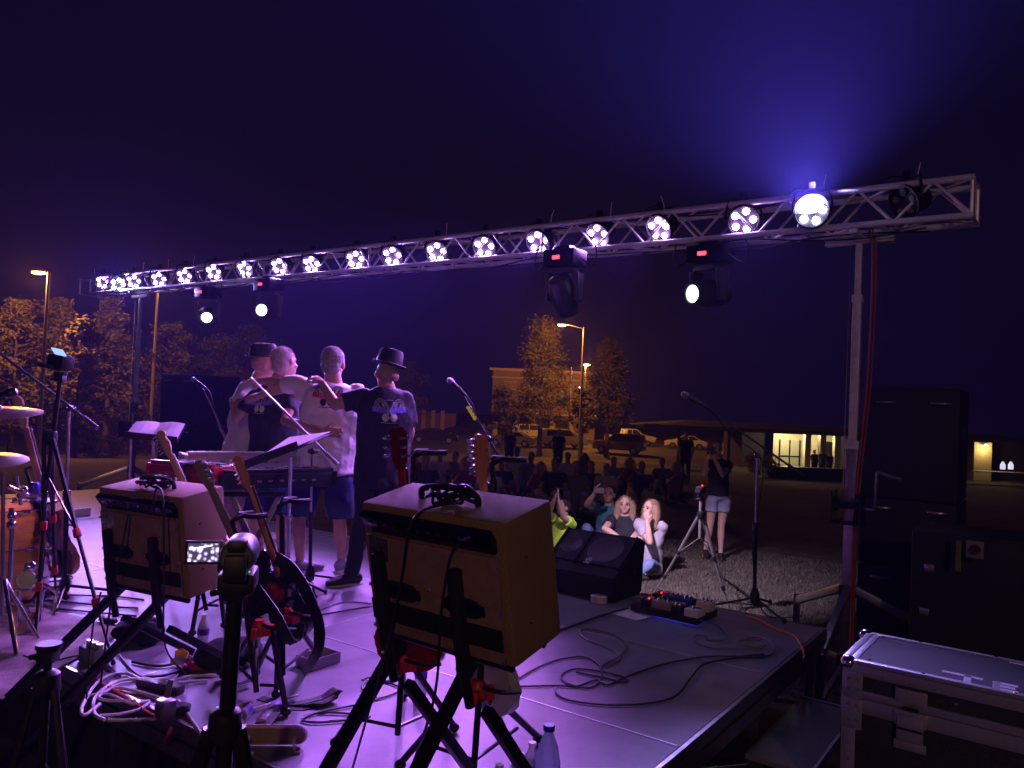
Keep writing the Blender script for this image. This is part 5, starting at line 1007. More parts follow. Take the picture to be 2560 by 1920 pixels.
# ================================================================ parked cars
def car(kind, paint):
    t = thing('parked_car', 'x', 'car', (0, 0, 0), 'cars in the parking lot'); L2 = {'sedan': 2.25, 'suv': 2.3, 'pickup': 2.7}[kind]
    prof = {'sedan': [(-2.25, .3), (-2.25, .75), (-2.05, .92), (-1.5, .98), (-.85, 1.42), (.35, 1.46), (1.05, 1.0), (2.0, .86), (2.25, .62), (2.25, .3)],
            'suv': [(-2.3, .35), (-2.3, 1.0), (-2.15, 1.7), (-1.9, 1.8), (.35, 1.8), (1.05, 1.16), (2.05, 1.05), (2.28, .8), (2.28, .35)],
            'pickup': [(-2.7, .5), (-2.7, 1.12), (-.9, 1.15), (-.8, 1.85), (.45, 1.86), (1.15, 1.22), (2.45, 1.1), (2.65, .85), (2.65, .5)]}[kind]
    b = M(); b.prism(prof, V((0, 0, 0)), V((1, 0, 0)), UP, 1.78, .09); b.out('body', paint, t)
    gp = {'sedan': [(-1.38, 1.02), (-.82, 1.37), (.32, 1.41), (.92, 1.02)], 'suv': [(-2.0, 1.15), (-1.95, 1.68), (.3, 1.72), (.88, 1.16)], 'pickup': [(-.68, 1.24), (-.62, 1.76), (.4, 1.78), (.95, 1.26)]}[kind]
    b = M(); b.prism(gp, V((0, 0, 0)), V((1, 0, 0)), UP, 1.80, .01); g = b.out('windows', DKG, t)
    b = M(); xm = (gp[1][0]+gp[2][0])/2; b.box((xm, 0, gp[1][1]/2+gp[0][1]/2), (.07, 1.815, gp[1][1]-gp[0][1])); b.out('pillar', paint, g)
    for x in (-.62*L2, .62*L2):
        for s in (-.8, .8):
            b = M(); b.lathe([(.2, -.11), (.34, -.11), (.35, 0), (.34, .11), (.2, .11)], (x, s, .35), V((0, 1, 0)), 16); w_ = b.out('wheel', RUB, t); b = M(); b.lathe([(.21, -.115), (.2, 0), (.21, .115)], (x, s, .35), V((0, 1, 0)), 12); b.out('rim', STEEL, w_)
    for s in (-.62, .62):
        b = M(); b.box((L2-.02, s, .72 if kind == 'sedan' else .92), (.1, .4, .15), None, .02); b.out('headlight', mat('headlight_glass', (.6, .6, .6), .15, var=0), t)
        b = M(); b.box((-L2+.02, s, .82 if kind == 'sedan' else 1.0), (.1, .3, .18), None, .02); b.out('tail_light', RED, t)
    return t
CP = {n: mat('paint_'+n, c, .25, .1, var=.05, coat=.6) for n, c in (('white', (.62, .6, .56)), ('silver', (.4, .39, .37)), ('dark', (.02, .02, .024)), ('bronze', (.28, .2, .13)))}
CARS = [('sedan', 'dark', 1085, 1085, 74, .1, 'dark saloon car at the left of the parked row'), ('sedan', 'silver', 1278, 1112, 74, 3.0, 'silver saloon car parked left of the white estate van'), ('suv', 'white', 1408, 1118, 76, .25, 'pale sport utility car behind the middle tree trunk'),
        ('suv', 'bronze', 1548, 1118, 70, 2.8, 'dark windowed wagon car right of the lamp post'), ('pickup', 'white', 1575, 1110, 86, .2, 'white pickup truck at the back of the parking lot'), ('sedan', 'bronze', 385, 1040, 52, .3, 'orange lit car roof left of the left loudspeaker stack'), ('suv', 'silver', 1338, 1095, 90, .1, 'car half hidden behind the cone shaped tree'), ('sedan', 'silver', 1845, 1130, 72, .4, 'pale car parked left of the lit porch'), ('suv', 'dark', 1160, 1095, 88, 3.1, 'dark car far back beside the pale building'), ('sedan', 'white', 1715, 1120, 84, 2.9, 'white car far back behind the dark standing figure')]
for kind, pc_, px, py, d, rz, lab in CARS:
    c = car(kind, CP[pc_]); p = P(px, py, d); z0 = gz(p.x, p.y); c.location = (p.x, p.y, max(z0, -1.985) if d > 56 else z0); c.rotation_euler = (0, 0, rz); c['label'] = lab
    if px in (1085,):
        pass
b = M(); hl = P(1080, 1089, 72.2); b.ball(hl, .13, n=8); h2 = P(1150, 1087, 72.2)
# ================================================================ loudspeaker stacks, racks
CABM = mat('speaker_cabinet', (.007, .007, .009), .7, var=.3, scale=30, bump=.3, bscale=150); GRL = mat('speaker_grille', (.022, .022, .026), .5, .3, var=.5, scale=150, bump=.6, bscale=300)
def pastack(c, w_, dpt, hs, label, face):
    f = V(face).normalized(); s = f.cross(UP); R = MX((s, f, UP)).transposed(); z = 0; t = thing('loudspeaker_stack', label, 'loudspeaker', V((c.x, c.y, 0)))
    for i, h in enumerate(hs):
        o = V((c.x, c.y, z+h/2)); b = M(); b.box(o, (w_, dpt, h-.01), R, .02); cb = b.out('cabinet', CABM, t); b = M(); b.box(o+f*(dpt/2+.006), (w_-.08, .012, h-.1), R, .004); b.out('grille', GRL, cb)
        for q in (-1, 1):
            b = M(); b.tube(smooth_path([o-f*(dpt/2-.0)+s*q*w_*.28+UP*(h*.36), o-f*(dpt/2+.035)+s*(q*w_*.28-.05)+UP*(h*.36), o-f*(dpt/2+.035)+s*(q*w_*.28+.05)+UP*(h*.36), o-f*(dpt/2)+s*(q*w_*.28+.1)+UP*h*.36], 4), .011, 6); b.out('handle', STEEL, cb)
            b = M(); b.box(o+s*q*(w_/2+.004)+UP*h*.1, (.012, .16, .1), R, .003); b.out('side_handle', BLKM, cb)
        z += h
pastack(P(2285, 1200, 7.2), .78, .75, (.75, .6, 1.0), 'tall black loudspeaker stack behind the right crank stand', NF)
pastack(P(497, 1050, 12.6), .95, .8, (.75, .75, .8), 'black loudspeaker stack left of the embracing men', NF)
c = P(2445, 1430, 5.4); c.z = 0; t = thing('equipment_rack', 'black equipment rack with a square connector plate right of the loudspeaker stack', 'rack', c)
b = M(); b.box(c+UP*.66, (.75, .6, 1.3), RS, .02); rc = b.out('case', CABM, t)
cp = P(2437, 1374, 5.05); b = M(); b.box(cp, (.1, .01, .11), RS, .004); pl_ = b.out('connector_plate', mat('plate_grey', (.2, .19, .22), .5, var=.3), rc); b = M(); b.lathe([(.034, 0), (.03, .02), (.018, .02), (.016, .004)], cp-NF*.005, -NF, 16); b.out('socket', mat('dark_red_ring', (.06, .012, .015), .5), pl_)
b = M(); b.box(P(2396, 1390, 5.1), (.03, .008, .2), RS); b.out('tape_strip', mat('green_tape', (.13, .16, .05), .8, var=.3), rc)
for px, py in ((2322, 1420), (2310, 1530)): b = M(); b.box(P(px, py, 5.3), (.06, .012, .05), RS, .004); b.out('latch', STEEL, rc)
# ================================================================ flight case
FCc = [G(2113, 1643, 1.02), G(2160, 1575, 1.02)]; fy = (FCc[1]-FCc[0]).normalized(); dpt = (FCc[1]-FCc[0]).length; e = G(2560, 1752, 1.02); fx = (e-FCc[0]).normalized(); fx = (fx-fy*fx.dot(fy)*.6).normalized(); Rf = MX((fx, fy, UP)).transposed(); fw_ = 1.5
Fl = lambda x, y, z: FCc[0]+fx*x+fy*y+UP*(z-1.02)
t = thing('flight_case', 'large black flight case with aluminium edges in the right foreground', 'flight case', V((Fl(fw_/2, dpt/2, 0).x, Fl(fw_/2, dpt/2, 0).y, 0)))
LAM = mat('case_laminate', (.022, .021, .03), .6, var=.5, scale=45, bump=.35, bscale=120); EXT = mat('case_extrusion', (.62, .61, .64), .36, .85, var=.18, scale=20, stretch=(1, 12, 12))
def fbox(b, x0, x1, y0, y1, z0, z1, bev=0): b.box(Fl((x0+x1)/2, (y0+y1)/2, (z0+z1)/2), (x1-x0, y1-y0, z1-z0), None, 0) if False else b.box(Fl((x0+x1)/2, (y0+y1)/2, (z0+z1)/2), (x1-x0, y1-y0, z1-z0), frame(fx, fy), bev)
b = M(); fbox(b, .006, fw_, .006, dpt-.006, .14, .80); b.out('body', LAM, t)
b = M(); fbox(b, .006, fw_, .006, dpt-.006, .862, 1.013); ld = b.out('lid', LAM, t)
b = M()
for y0, y1 in ((0, .03), (dpt-.03, dpt)): fbox(b, 0, fw_, y0, y1, 1.0, 1.018, .003)
fbox(b, 0, .03, .032, dpt-.032, 1.0, 1.018, .003); fbox(b, .032, .062, .034, dpt-.034, 1.008, 1.0165, .002); fbox(b, 0, fw_, -.004, .012, .955, .999, .003); fbox(b, 0, fw_, -.004, .012, .862, .895, .002); b.out('lid_extrusion', EXT, ld)
b = M(); fbox(b, 0, fw_, -.005, .012, .80, .86, .003); fbox(b, -.004, .05, -.006, .0, .14, .80, .003); fbox(b, -.006, -.001, -.003, .05, .14, 1.0, .003); fbox(b, -.006, -.001, dpt-.05, dpt, .14, 1.0, .003); fbox(b, -.006, -.001, .051, dpt-.051, .80, .86, .002); fbox(b, 0, fw_, -.005, .01, .14, .2, .002); b.out('body_extrusion', EXT, t)
b = M(); fbox(b, -.008, .075, -.012, -.0055, .86, .97, .003); fbox(b, -.008, .075, -.012, -.0055, .73, .855, .003); b.out('corner_plate', EXT, t)
for y in (.0, dpt):
    b = M(); b.ball(Fl(.012, y+(.014 if y == 0 else -.014), 1.0), (.034, .034, .03), None, 14); b.out('ball_corner', CHR, ld)
for (x, y) in [(.3, .015), (.62, .015), (.95, .015), (1.25, .015), (.25, dpt-.015), (.55, dpt-.015), (.85, dpt-.015), (.09, .05), (.09, dpt-.05)]:
    b = M(); b.lathe([(.0085, 0), (.007, .004), (0, .005)], Fl(x, y, 1.0165), UP, 10); b.out('rivet', CHR, ld)
for (x, z) in [(.02, .9), (.055, .9), (.02, .94), (.055, .94), (.02, .83), (.055, .83), (.02, .77), (.055, .77), (.025, .6), (.025, .45), (.42, .93), (.9, .93)]:
    b = M(); b.lathe([(.008, 0), (.006, .003), (0, .004)], Fl(x, -.0125 if x < .1 else -.0045, z), -fy, 8); b.out('rivet', STEEL, t)
for x in (.2, .76):
    b = M(); fbox(b, x, x+.12, -.012, -.005, .885, .945, .003); fbox(b, x, x+.12, -.022, -.0055, .80, .86, .004); fbox(b, x+.01, x+.11, -.03, -.021, .74, .845, .006); fbox(b, x, x+.12, -.014, -.0055, .70, .735, .003); l_ = b.out('latch', EXT, t)
    b = M(); fbox(b, x+.012, x+.108, -.034, -.03, .785, .795, .002); b.out('catch', BLKM, l_)
    b = M(); fbox(b, x+.03, x+.09, -.026, -.022, .865, .88, .002); b.out('catch', BLKM, l_)
b = M(); fbox(b, .62, .86, -.014, -.0055, .46, .60, .006); b.out('handle_dish', EXT, t)
b = M(); fbox(b, .66, .82, -.02, -.0145, .5, .56, .004); b.out('handle', RUB, t)
for x in (.12, 1.3):
    for y in (.1, dpt-.1): b = M(); b.lathe([(.05, -.02), (.05, .02)], Fl(x, y, .05), fx, 14); b.box(Fl(x, y, .115), (.07, .06, .05), frame(fx, fy)); b.out('caster', RUB, t)
TAPE = mat('white_tape', (.6, .58, .66), .7, var=.12, scale=30); b = M(); fbox(b, .60, .80, dpt-.062, dpt-.048, 1.0145, 1.0165); b.out('tape_strip', TAPE, ld)
b = M()                                                               # tape letters reading up to the front edge
def strokes(x, S_):
    for (x0, y0, x1, y1) in S_:
        p, q = Fl(x+x0, .035+y0, 1.0148), Fl(x+x1, .035+y1, 1.0148); b.box((p+q)/2, ((q-p).length+.016, .026, .0022), frame(q-p, UP.cross(q-p)))
strokes(.37, [(0, .085, .13, .085), (.085, .085, .085, .0)]); strokes(.555, [(0, .0, .0, .085), (.0, .085, .065, .085), (0, .045, .055, .045), (0, .004, .065, .004)]); strokes(.67, [(.02, .085, .02, .0), (.02, .0, .07, .0)]); strokes(.80, [(0, 0, .04, .085), (.04, .085, .08, .0), (.02, .035, .06, .035)])
b.out('tape_lettering', TAPE, ld)
# unseen street lamp added behind the stage as warm fill for the amplifier backs
zb = V((2.5, -15.5, 0)); t = thing('street_lamp', 'street lamp added behind the stage for warm fill light, outside the picture', 'street lamp', zb); b = M(); b.cyl(zb, zb+UP*7, .1, .07, 10); b.tube([zb+UP*6.9, zb+UP*7.1+V((-.6, .5, 0)), zb+UP*7.1+V((-1.1, .9, 0))], .04, 8); b.out('pole', MATS['lamp_pole'], t)
b = M(); b.ball(zb+UP*7.05+V((-1.3, 1.06, 0)), (.4, .25, .1)); b.out('lens', LAMPM, t); lamp('lamp_light', 'POINT', zb+UP*6.8+V((-1.3, 1.06, 0)), 560, (1, .55, .42), size=.2, parent=t)
# ================================================================ floor clutter
t_ = thing('drum_rug', 'pale fringed rug under the drum kit', 'rug', G(100, 1620)); b = M(); pts = [G(-260, 1610), G(-60, 1800), G(325, 1590), G(150, 1495), G(-200, 1480)]
r = random.Random(8)
rugm = mat('rug', (.55, .47, .44), .95, var=.3, scale=9, bump=.6, bscale=150)
A0, A1, A2, A3 = G(-330, 1600), G(5, 1752), G(318, 1578), G(-60, 1478); N_ = 14; vv = [[b.b.verts.new(mix(mix(A0, A1, i/N_), mix(A3, A2, i/N_), j/N_)+UP*(.006+.004*r.random())) for i in range(N_+1)] for j in range(N_+1)]
for j in range(N_):
    for i in range(N_): b.b.faces.new((vv[j][i], vv[j][i+1], vv[j+1][i+1], vv[j+1][i]))
b.out('pile', rugm, t_)
def cable(pix, label, m_, rad=.005, z=DECK, sub=6, closed=False, zs=None, cat='cable'):
    pts = [p if isinstance(p, V) else (G(p[0], p[1], z+rad+.001) if len(p) == 2 else G(p[0], p[1], z+p[2])) for p in pix]; b = M(); b.tube(smooth_path(pts, sub, closed), rad, 7, closed); o = b.out('cable', m_, loc=pts[0]); return tag(o, label, cat)
GRYC = mat('grey_cable', (.16, .15, .16), .5, var=.15); WCAB = mat('white_cable', (.62, .6, .6), .5, var=.1); BCAB = mat('black_cable', (.012, .012, .014), .5, var=.2); OCAB = mat('orange_cord', (.75, .2, .05), .5, var=.15); RCAB = mat('red_cable', (.55, .04, .05), .5, var=.15)
cable([(1290, 1700), (1345, 1668), (1400, 1648), (1460, 1642), (1500, 1665), (1502, 1700), (1470, 1720), (1418, 1708), (1404, 1688), (1440, 1672), (1510, 1680), (1565, 1695), (1560, 1705), (1500, 1692), (1440, 1680)], 'dark cable curling into loops on the deck right of the central amplifier', BCAB)
cable([(1300, 1716), (1390, 1714), (1440, 1716), (1490, 1700), (1520, 1712), (1570, 1690), (1660, 1660), (1760, 1642), (1840, 1640), (1910, 1636)], 'dark cable stretching across the deck to the pedalboard coil', BCAB)
cable([(1390, 1716), (1392, 1735), (1430, 1752), (1520, 1762), (1620, 1758), (1690, 1738), (1730, 1690), (1760, 1660), (1830, 1646), (1915, 1640)], 'long dark cable sweeping round the front of the loops', BCAB)
cable([(1452, 1585), (1454, 1574), (1480, 1573), (1530, 1585), (1560, 1605), (1562, 1625), (1540, 1645), (1510, 1660), (1500, 1672)], 'grey cable loop nearest the seam beside the wedge monitor', GRYC)
cable([(1452, 1585), (1470, 1600), (1510, 1615), (1540, 1630), (1550, 1648), (1512, 1668)], 'second strand of the grey cable loop', GRYC)
cable([(1748, 1550, .05), (1790, 1562), (1812, 1585), (1808, 1600), (1770, 1600), (1765, 1590), (1740, 1588), (1735, 1602), (1770, 1618), (1840, 1622), (1905, 1622)], 'grey cable leaving the white pedal towards the coil', GRYC)
cable([(1905, 1622), (1850, 1608), (1860, 1600), (1900, 1600), (1912, 1612), (1885, 1618), (1860, 1612), (1862, 1598), (1895, 1594), (1930, 1610), (1932, 1632), (1900, 1642), (1840, 1640)], 'coiled grey cable near the right edge of the deck', GRYC)
cable([(1866, 1540), (1900, 1552), (1945, 1575), (1985, 1590), (2005, 1618), (2012, 1650, -.02), (2020, 1680, -.2)], 'orange extension cord running off the right edge of the deck', OCAB, .007)
cable([(1310, 1600), (1400, 1575), (1500, 1540), (1570, 1520)], 'thick black cable from behind the central amplifier to the pedalboard', BCAB, .008)
cable([(700, 1570), (760, 1545), (830, 1532), (900, 1520), (935, 1515)], 'dark cable across the deck behind the guitar strap', BCAB)
cable([(690, 1545), (780, 1530), (860, 1505), (930, 1510)], 'thin pale edged cable left of the central amplifier', GRYC)
cable([(760, 1790), (800, 1782), (870, 1784), (925, 1792), (870, 1800), (790, 1806), (755, 1798), (800, 1780), (900, 1760), (950, 1745)], 'looped dark cable in front of the left guitar stand', BCAB)
cable([(905, 1700), (930, 1695), (1000, 1720), (945, 1745), (905, 1720), (925, 1700), (985, 1705)], 'dark cable under the cherry red guitar', BCAB)
cable([(250, 1760), (210, 1788), (208, 1760), (250, 1700), (310, 1683), (360, 1700), (410, 1706), (480, 1690), (540, 1688)], 'thick white cable outer loop by the deck edge', WCAB, .008)
cable([(262, 1800), (236, 1782), (240, 1740), (290, 1705), (350, 1698), (400, 1712), (470, 1705), (520, 1702)], 'thick white cable middle loop by the deck edge', WCAB, .008)
cable([(270, 1800), (330, 1800), (400, 1795), (424, 1770), (410, 1750), (350, 1730), (290, 1720), (250, 1738), (260, 1750), (340, 1752)], 'thick white cable lying in a wide oval', WCAB, .008)
cable([(212, 1740), (270, 1735), (330, 1760), (372, 1752), (350, 1772), (300, 1785), (250, 1788)], 'white cable end crossing inside the coil', WCAB, .007)
cable([(446, 1752, .02), (470, 1785), (490, 1815), (503, 1834)], 'white cable from the junction box to the tripod', WCAB, .008)
cable([(230, 1690), (260, 1712), (320, 1745), (360, 1775), (385, 1790)], 'red cable running through the white coil', RCAB, .007)
cable([(418, 1860, -.12), (416, 1850, -.03), (421, 1836, .03), (428, 1820, .05)], 'short red cable hanging over the stage edge from the junction box', RCAB, .009)
for i, pts in enumerate([[(110, 1485), (200, 1488), (300, 1492), (360, 1500)], [(120, 1500), (220, 1510), (300, 1518), (345, 1520)], [(130, 1520), (230, 1530), (300, 1536), (340, 1540)], [(110, 1455), (175, 1452), (168, 1465), (110, 1470)], [(105, 1440), (176, 1440), (172, 1448), (115, 1455)]]):
    cable(pts, ['topmost', 'second', 'third', 'looped', 'upper looped'][i]+' black cable running over the deck between drums and left amplifier', BCAB, .006)
cable([(330, 1655), (400, 1665), (470, 1650), (520, 1640), (560, 1655), (480, 1670), (400, 1690), (330, 1690)], 'tangled black cable behind the pink cloth', BCAB, .006)
cable([(300, 1640), (350, 1690), (420, 1700), (460, 1680), (540, 1668)], 'grey cable curving to the pink cloth', GRYC, .006)
cable([(60, 1640), (120, 1655), (200, 1640), (260, 1660), (300, 1690)], 'black cable along the rug edge', BCAB, .006)
# cables that hang on the amplifiers
L2_ = a2[0]; L1_ = a1[0]
def hang(pts, label, m_=BCAB, rad=.0045): b = M(); b.tube(smooth_path(pts, 7), rad, 7); return tag(b.out('cable', m_, loc=pts[0]), label, 'cable')
hang([L2_(.02, .1, .455), L2_(-.02, -.03, .44), L2_(-.08, -.05, .25), L2_(-.14, -.07, .05), L2_(-.2, -.1, -.12), G(880, 1925)], 'black cable falling down the left of the central amplifier back')
hang([L2_(.17, -.035, .395), L2_(.14, -.06, .34), L2_(.08, -.06, .15), L2_(.04, -.06, -.05), L2_(.0, -.08, -.2), G(1020, 1940)], 'black cable plugged into the central amplifier by a silver jack')
hang([L1_(-.02, -.04, .4), L1_(-.05, -.08, .2), L1_(-.1, -.12, -.05), G(250, 1730)], 'black cable hanging at the middle of the left amplifier back')
hang([L1_(.17, -.05, .42), L1_(.19, -.04, .54), L1_(.26, -.06, .5), L1_(.27, -.1, .1), L1_(.25, -.1, -.2), G(470, 1690)], 'braided cable looping over the corner of the left amplifier')
hang([L1_(-.25, -.06, -.02), L1_(-.28, -.1, -.2), G(215, 1760)], 'black lead hanging below the left amplifier')
b = M(); b.cyl(L2_(.172, -.03, .398), L2_(.21, -.03, .415), .007); o = b.out('jack_plug', CHR, loc=L2_(.19, -.03, .4)); tag(o, 'silver jack plug in the central amplifier panel', 'jack plug')
def bundle(L, w_, label, s=1.0, rr=.006, col=BCAB):
    t = thing('cable_bundle', label, 'cable bundle', L(0, .12, w_)); r = random.Random(int(w_*100))
    for i in range(4):
        b = M(); c = r.uniform(-.03, .06); b.tube(smooth_path([L(c+.07*s*cos(a)+r.uniform(-.012, .012), .11+.05*s*sin(a)+r.uniform(-.012, .012), w_+.008+.035*abs(sin(a+i))) for a in [2*pi*j/9 for j in range(9)]], 4, True), rr, 6, True); b.out('loop', col, t)
bundle(L2_, .45, 'tangled black cable bundle on top of the central amplifier'); bundle(L1_, .5, 'black cable bundle with a white loop on top of the left amplifier', 1.1)
hang([L1_(-.12, .15, .505), L1_(-.1, .12, .545), L1_(0, .11, .555), L1_(.06, .12, .53), L1_(.03, .16, .51), L1_(-.06, .17, .51)], 'pale loop of cable standing on the left amplifier', GRYC, .007)
# bottles
PLB = mat('bottle_plastic', (.85, .85, .92), .1, ior=1.12, trans=.6, var=0); WATER = mat('water', (.9, .93, 1), .02, trans=1, var=0); BLUEP = mat('blue_bottle_plastic', (.55, .66, 1), .1, ior=1.12, trans=.6, var=0); LABELM = mat('purple_label', (.16, .05, .55), .5, var=.3, scale=60)
def bottle(p, ax, h, rad, label, cap, plastic, big=False, lab=True, ripple=True, ux=None):
    ax = V(ax).normalized(); t = thing('water_bottle', label, 'bottle', p)
    prof = [(rad*.1, .0), (rad*.85, .0), (rad, .015*h/.2), (rad, .05*h/.2)]
    for i in range(7): prof.append((rad*(1-.05*(i % 2 if ripple else 0)), h*(.27+.055*i)))
    prof += [(rad*(.98 if not big else .9), h*.66), (rad*.8, h*.76), (rad*.55, h*.85), (rad*.36, h*.92), (rad*.36, h*.97)]
    b = M(); b.lathe(prof, p, ax, 24); b.out('body', plastic, t)
    if cap is not None: b = M(); b.lathe([(rad*.46, h*.945), (rad*.47, h*.95), (rad*.47, h*1.0), (rad*.43, h*1.01)], p, ax, 20); b.out('cap', cap, t)
    if lab: b = M(); b.lathe([(rad*1.015, h*.5), (rad*1.015, h*.66)], p, ax, 24); b.out('label', LABELM, t)
CAPW = mat('white_cap', (.75, .72, .74), .4, var=0); CAPB = mat('blue_cap', (.02, .03, .5), .35, var=0)
def stand_at(px, py, d, h): q = P(px, py, d); return V((q.x, q.y, DECK+.002))
def by_top(px, py, h): return G(px, py, DECK+h)-UP*h+UP*.002
bottle(by_top(1373, 1815, .31), UP, .31, .045, 'tall water bottle with a blue cap at the bottom of the frame', CAPB, BLUEP, True, False, False)
bottle(by_top(1331, 1858, .21), UP, .21, .032, 'small white capped water bottle touching the tall blue capped one', CAPW, PLB)
bottle(by_top(1301, 1885, .21), UP, .21, .032, 'small white capped water bottle, middle of the three', CAPW, PLB)
bottle(by_top(1249, 1913, .21), UP, .21, .032, 'small white capped water bottle at the very bottom edge', CAPW, PLB)
bottle(G(506, 1634), UP, .215, .032, 'upright water bottle with a purple label behind the camcorder tripod', CAPW, PLB)
for (p0, p1, lab) in ((G(580, 1842), G(625, 1775), 'crumpled empty water bottle lying left of the other fallen one'), (G(652, 1832), G(706, 1768), 'empty water bottle lying on its side with a torn purple label')):
    a = V((p0.x, p0.y, DECK+.033)); z = V((p1.x, p1.y, DECK+.033)); bottle(a, z-a, (z-a).length*1.05, .033, lab, None, PLB)
bottle(by_top(1055, 1640, .21), UP, .21, .03, 'water bottle half hidden under the central amplifier', CAPW, PLB)
# small bench with rounded ends and rope handles
q0, q1 = G(588, 1862), G(765, 1862); t = thing('foot_bench', 'low tan bench with rounded pale rim and rope handles at the rear edge', 'bench', mix(q0, q1, .5)); x = (q1-q0).normalized(); w_ = (q1-q0).length; y = UP.cross(x); y = y if y.y > 0 else -y
tilt = (UP*.85-y*.35).normalized(); o = mix(q0, q1, .5)
b = M(); b.prism(rrect(-w_/2, .012, w_/2, .098, .04, 6), o, x, tilt, .016); bd = b.out('board', mat('tan_board', (.36, .25, .16), .7, var=.3, scale=14), t)
b = M(); rp_ = rrect(-w_/2, .012, w_/2, .098, .04, 6); b.tube([o+x*a+tilt*c for a, c in rp_], .0085, 7, True); b.out('rim', mat('pale_rim', (.72, .62, .62), .6), bd)
for s in (-.28, .36):
    c = o+x*w_*s+tilt*.05-y*.012; b = M(); b.tube(smooth_path([c, c-y*.03-UP*.01, c-y*.05-UP*.04+x*.01, c-y*.05-UP*.045+x*.03], 5), .006, 6); b.out('rope', WHT, t)
# pink cloth, yellow bits, tray, straps, rods, boxes
b = M(); c0 = G(490, 1672); vv = []
for j in range(9):
    row = []
    for i in range(13): a = i/12; row.append(b.b.verts.new(mix(G(452, 1680), G(520, 1678), a)*(1-j/8)+mix(G(470, 1660), G(512, 1658), a)*(j/8)+UP*(.008+.022*abs(sin(a*9+j*.5))*sin(pi*(j+.5)/9))))
    vv.append(row)
for j in range(8):
    for i in range(12): b.b.faces.new((vv[j][i], vv[j][i+1], vv[j+1][i+1], vv[j+1][i]))
tag(b.out('pink_cloth', mat('hot_pink_cloth', (.75, .02, .22), .85, var=.25, scale=20), loc=c0), 'crumpled hot pink cloth on the deck', 'cloth')
c = G(452, 1655); b = M(); b.prism([(-.03, 0), (.03, 0), (.035, .03), (.0, .05), (-.035, .035)], c+UP*.02, V((1, 0, 0)), V((0, .4, 1)), .03, .006); tag(b.out('snack_packet', mat('yellow_packet', (.8, .42, .03), .5, var=.4, scale=40), loc=c), 'small yellow packet beside the pink cloth', 'packet')
c = G(448, 1668); b = M(); b.prism([(-.05, 0), (.05, 0), (.06, .03), (-.02, .045), (-.055, .03)], c+UP*.012, V((1, 0, 0)), V((0, .7, .7)), .02, .006); tag(b.out('paper_wrapper', mat('white_red_wrapper', (.6, .5, .5), .6, var=.5, scale=35), loc=c), 'crumpled white wrapper beside the pink cloth', 'wrapper')
c = G(795, 1660); t = thing('open_tray', 'open grey box tray on the deck under the hanging strap', 'tray', c); bx, by = (G(818, 1648)-G(752, 1668)).normalized(), None; by = UP.cross(bx); Rt = frame(bx, by)
for (o_, d_) in (((0, 0, .004), (.19, .13, .006)), ((0, -.065, .03), (.19, .005, .055)), ((0, .065, .03), (.19, .005, .055)), ((-.095, 0, .03), (.005, .135, .055)), ((.095, 0, .03), (.005, .135, .055))): b = M(); b.box(c+bx*o_[0]+by*o_[1]+UP*o_[2], d_, Rt); b.out('tray_floor' if d_[2] < .01 else 'tray_side', mat('tray_grey', (.36, .33, .36), .6, var=.15), t)
STRAP = mat('black_strap', (.012, .012, .014), .6, var=.4, scale=60, bump=.4)
def strap(pts, wd, label, nrm, cat='guitar strap'):
    pts = smooth_path(pts, 7); b = M(); L = []
    for i, p in enumerate(pts):
        tn = (pts[min(i+1, len(pts)-1)]-pts[max(i-1, 0)]).normalized(); s = tn.cross(V(nrm)).normalized()*wd/2; n = s.cross(tn).normalized()*.0025; L.append([b.b.verts.new(q) for q in (p-s-n, p+s-n, p+s+n, p-s+n)])
    for a, c in zip(L, L[1:]): b.bridge(a, c)
    b.b.faces.new(L[0][::-1]); b.b.faces.new(L[-1]); return tag(b.out('guitar_strap', STRAP, loc=pts[0], rec=True), label, cat)
strap([P(690, 1395, 3.7), P(735, 1430, 3.55), P(775, 1500, 3.5), P(798, 1570, 3.5), P(790, 1635, 3.55), G(758, 1680)], .06, 'wide black guitar strap hanging in a long curve beside the amber necked guitar', (-.5, -1, .2))
strap([P(640, 1470, 3.6), P(690, 1540, 3.45), P(722, 1600, 3.45), P(740, 1600, 3.5), P(752, 1560, 3.55)], .05, 'second black strap bunched at the guitar body', (-.3, -1, .2))
strap([G(650, 1745), G(720, 1760), G(800, 1745, .63), G(840, 1722, .66), G(836, 1742, .62), G(760, 1770), G(700, 1765)], .05, 'black strap lying folded on the deck', (0, 0, 1))
def rod(a, z, rad, label, m_, cat='rod'): b = M(); b.cyl(a, z, rad); tag(b.out('rod', m_, loc=a), label, cat)
rod(G(570, 1722, .63), G(635, 1700, .63), .012, 'shiny steel tube lying on the deck behind the tripod', CHR)
rod(G(625, 1775, .615), G(745, 1738, .615), .006, 'thin pale stick lying on the folded strap', WHT)
c = G(412, 1800); t = thing('junction_box', 'metal junction box with plugs at the rear stage edge', 'junction box', c); b = M(); b.box(c+UP*.045, (.075, .06, .09), RS, .006); b.out('box', STEEL, t); b = M(); b.box(c+UP*.045-NF*.032, (.05, .006, .06), RS); b.out('face_plate', GREY, t)
b = M(); b.cyl(c+UP*.1, c+UP*.17+NF*.02, .016, .012); b.out('plug', GREY, t)
c = G(235, 1655); t = thing('power_box', 'grey power distribution box on the deck by the rug', 'power box', c); b = M(); b.box(c+UP*.04, (.16, .09, .08), RS, .008); b.out('box', GREY, t)
for i in range(3): b = M(); b.cyl(c+UP*.08-LF*(.05*(i-1)), c+UP*.105-LF*(.05*(i-1)), .018); b.out('socket', STEEL, t)
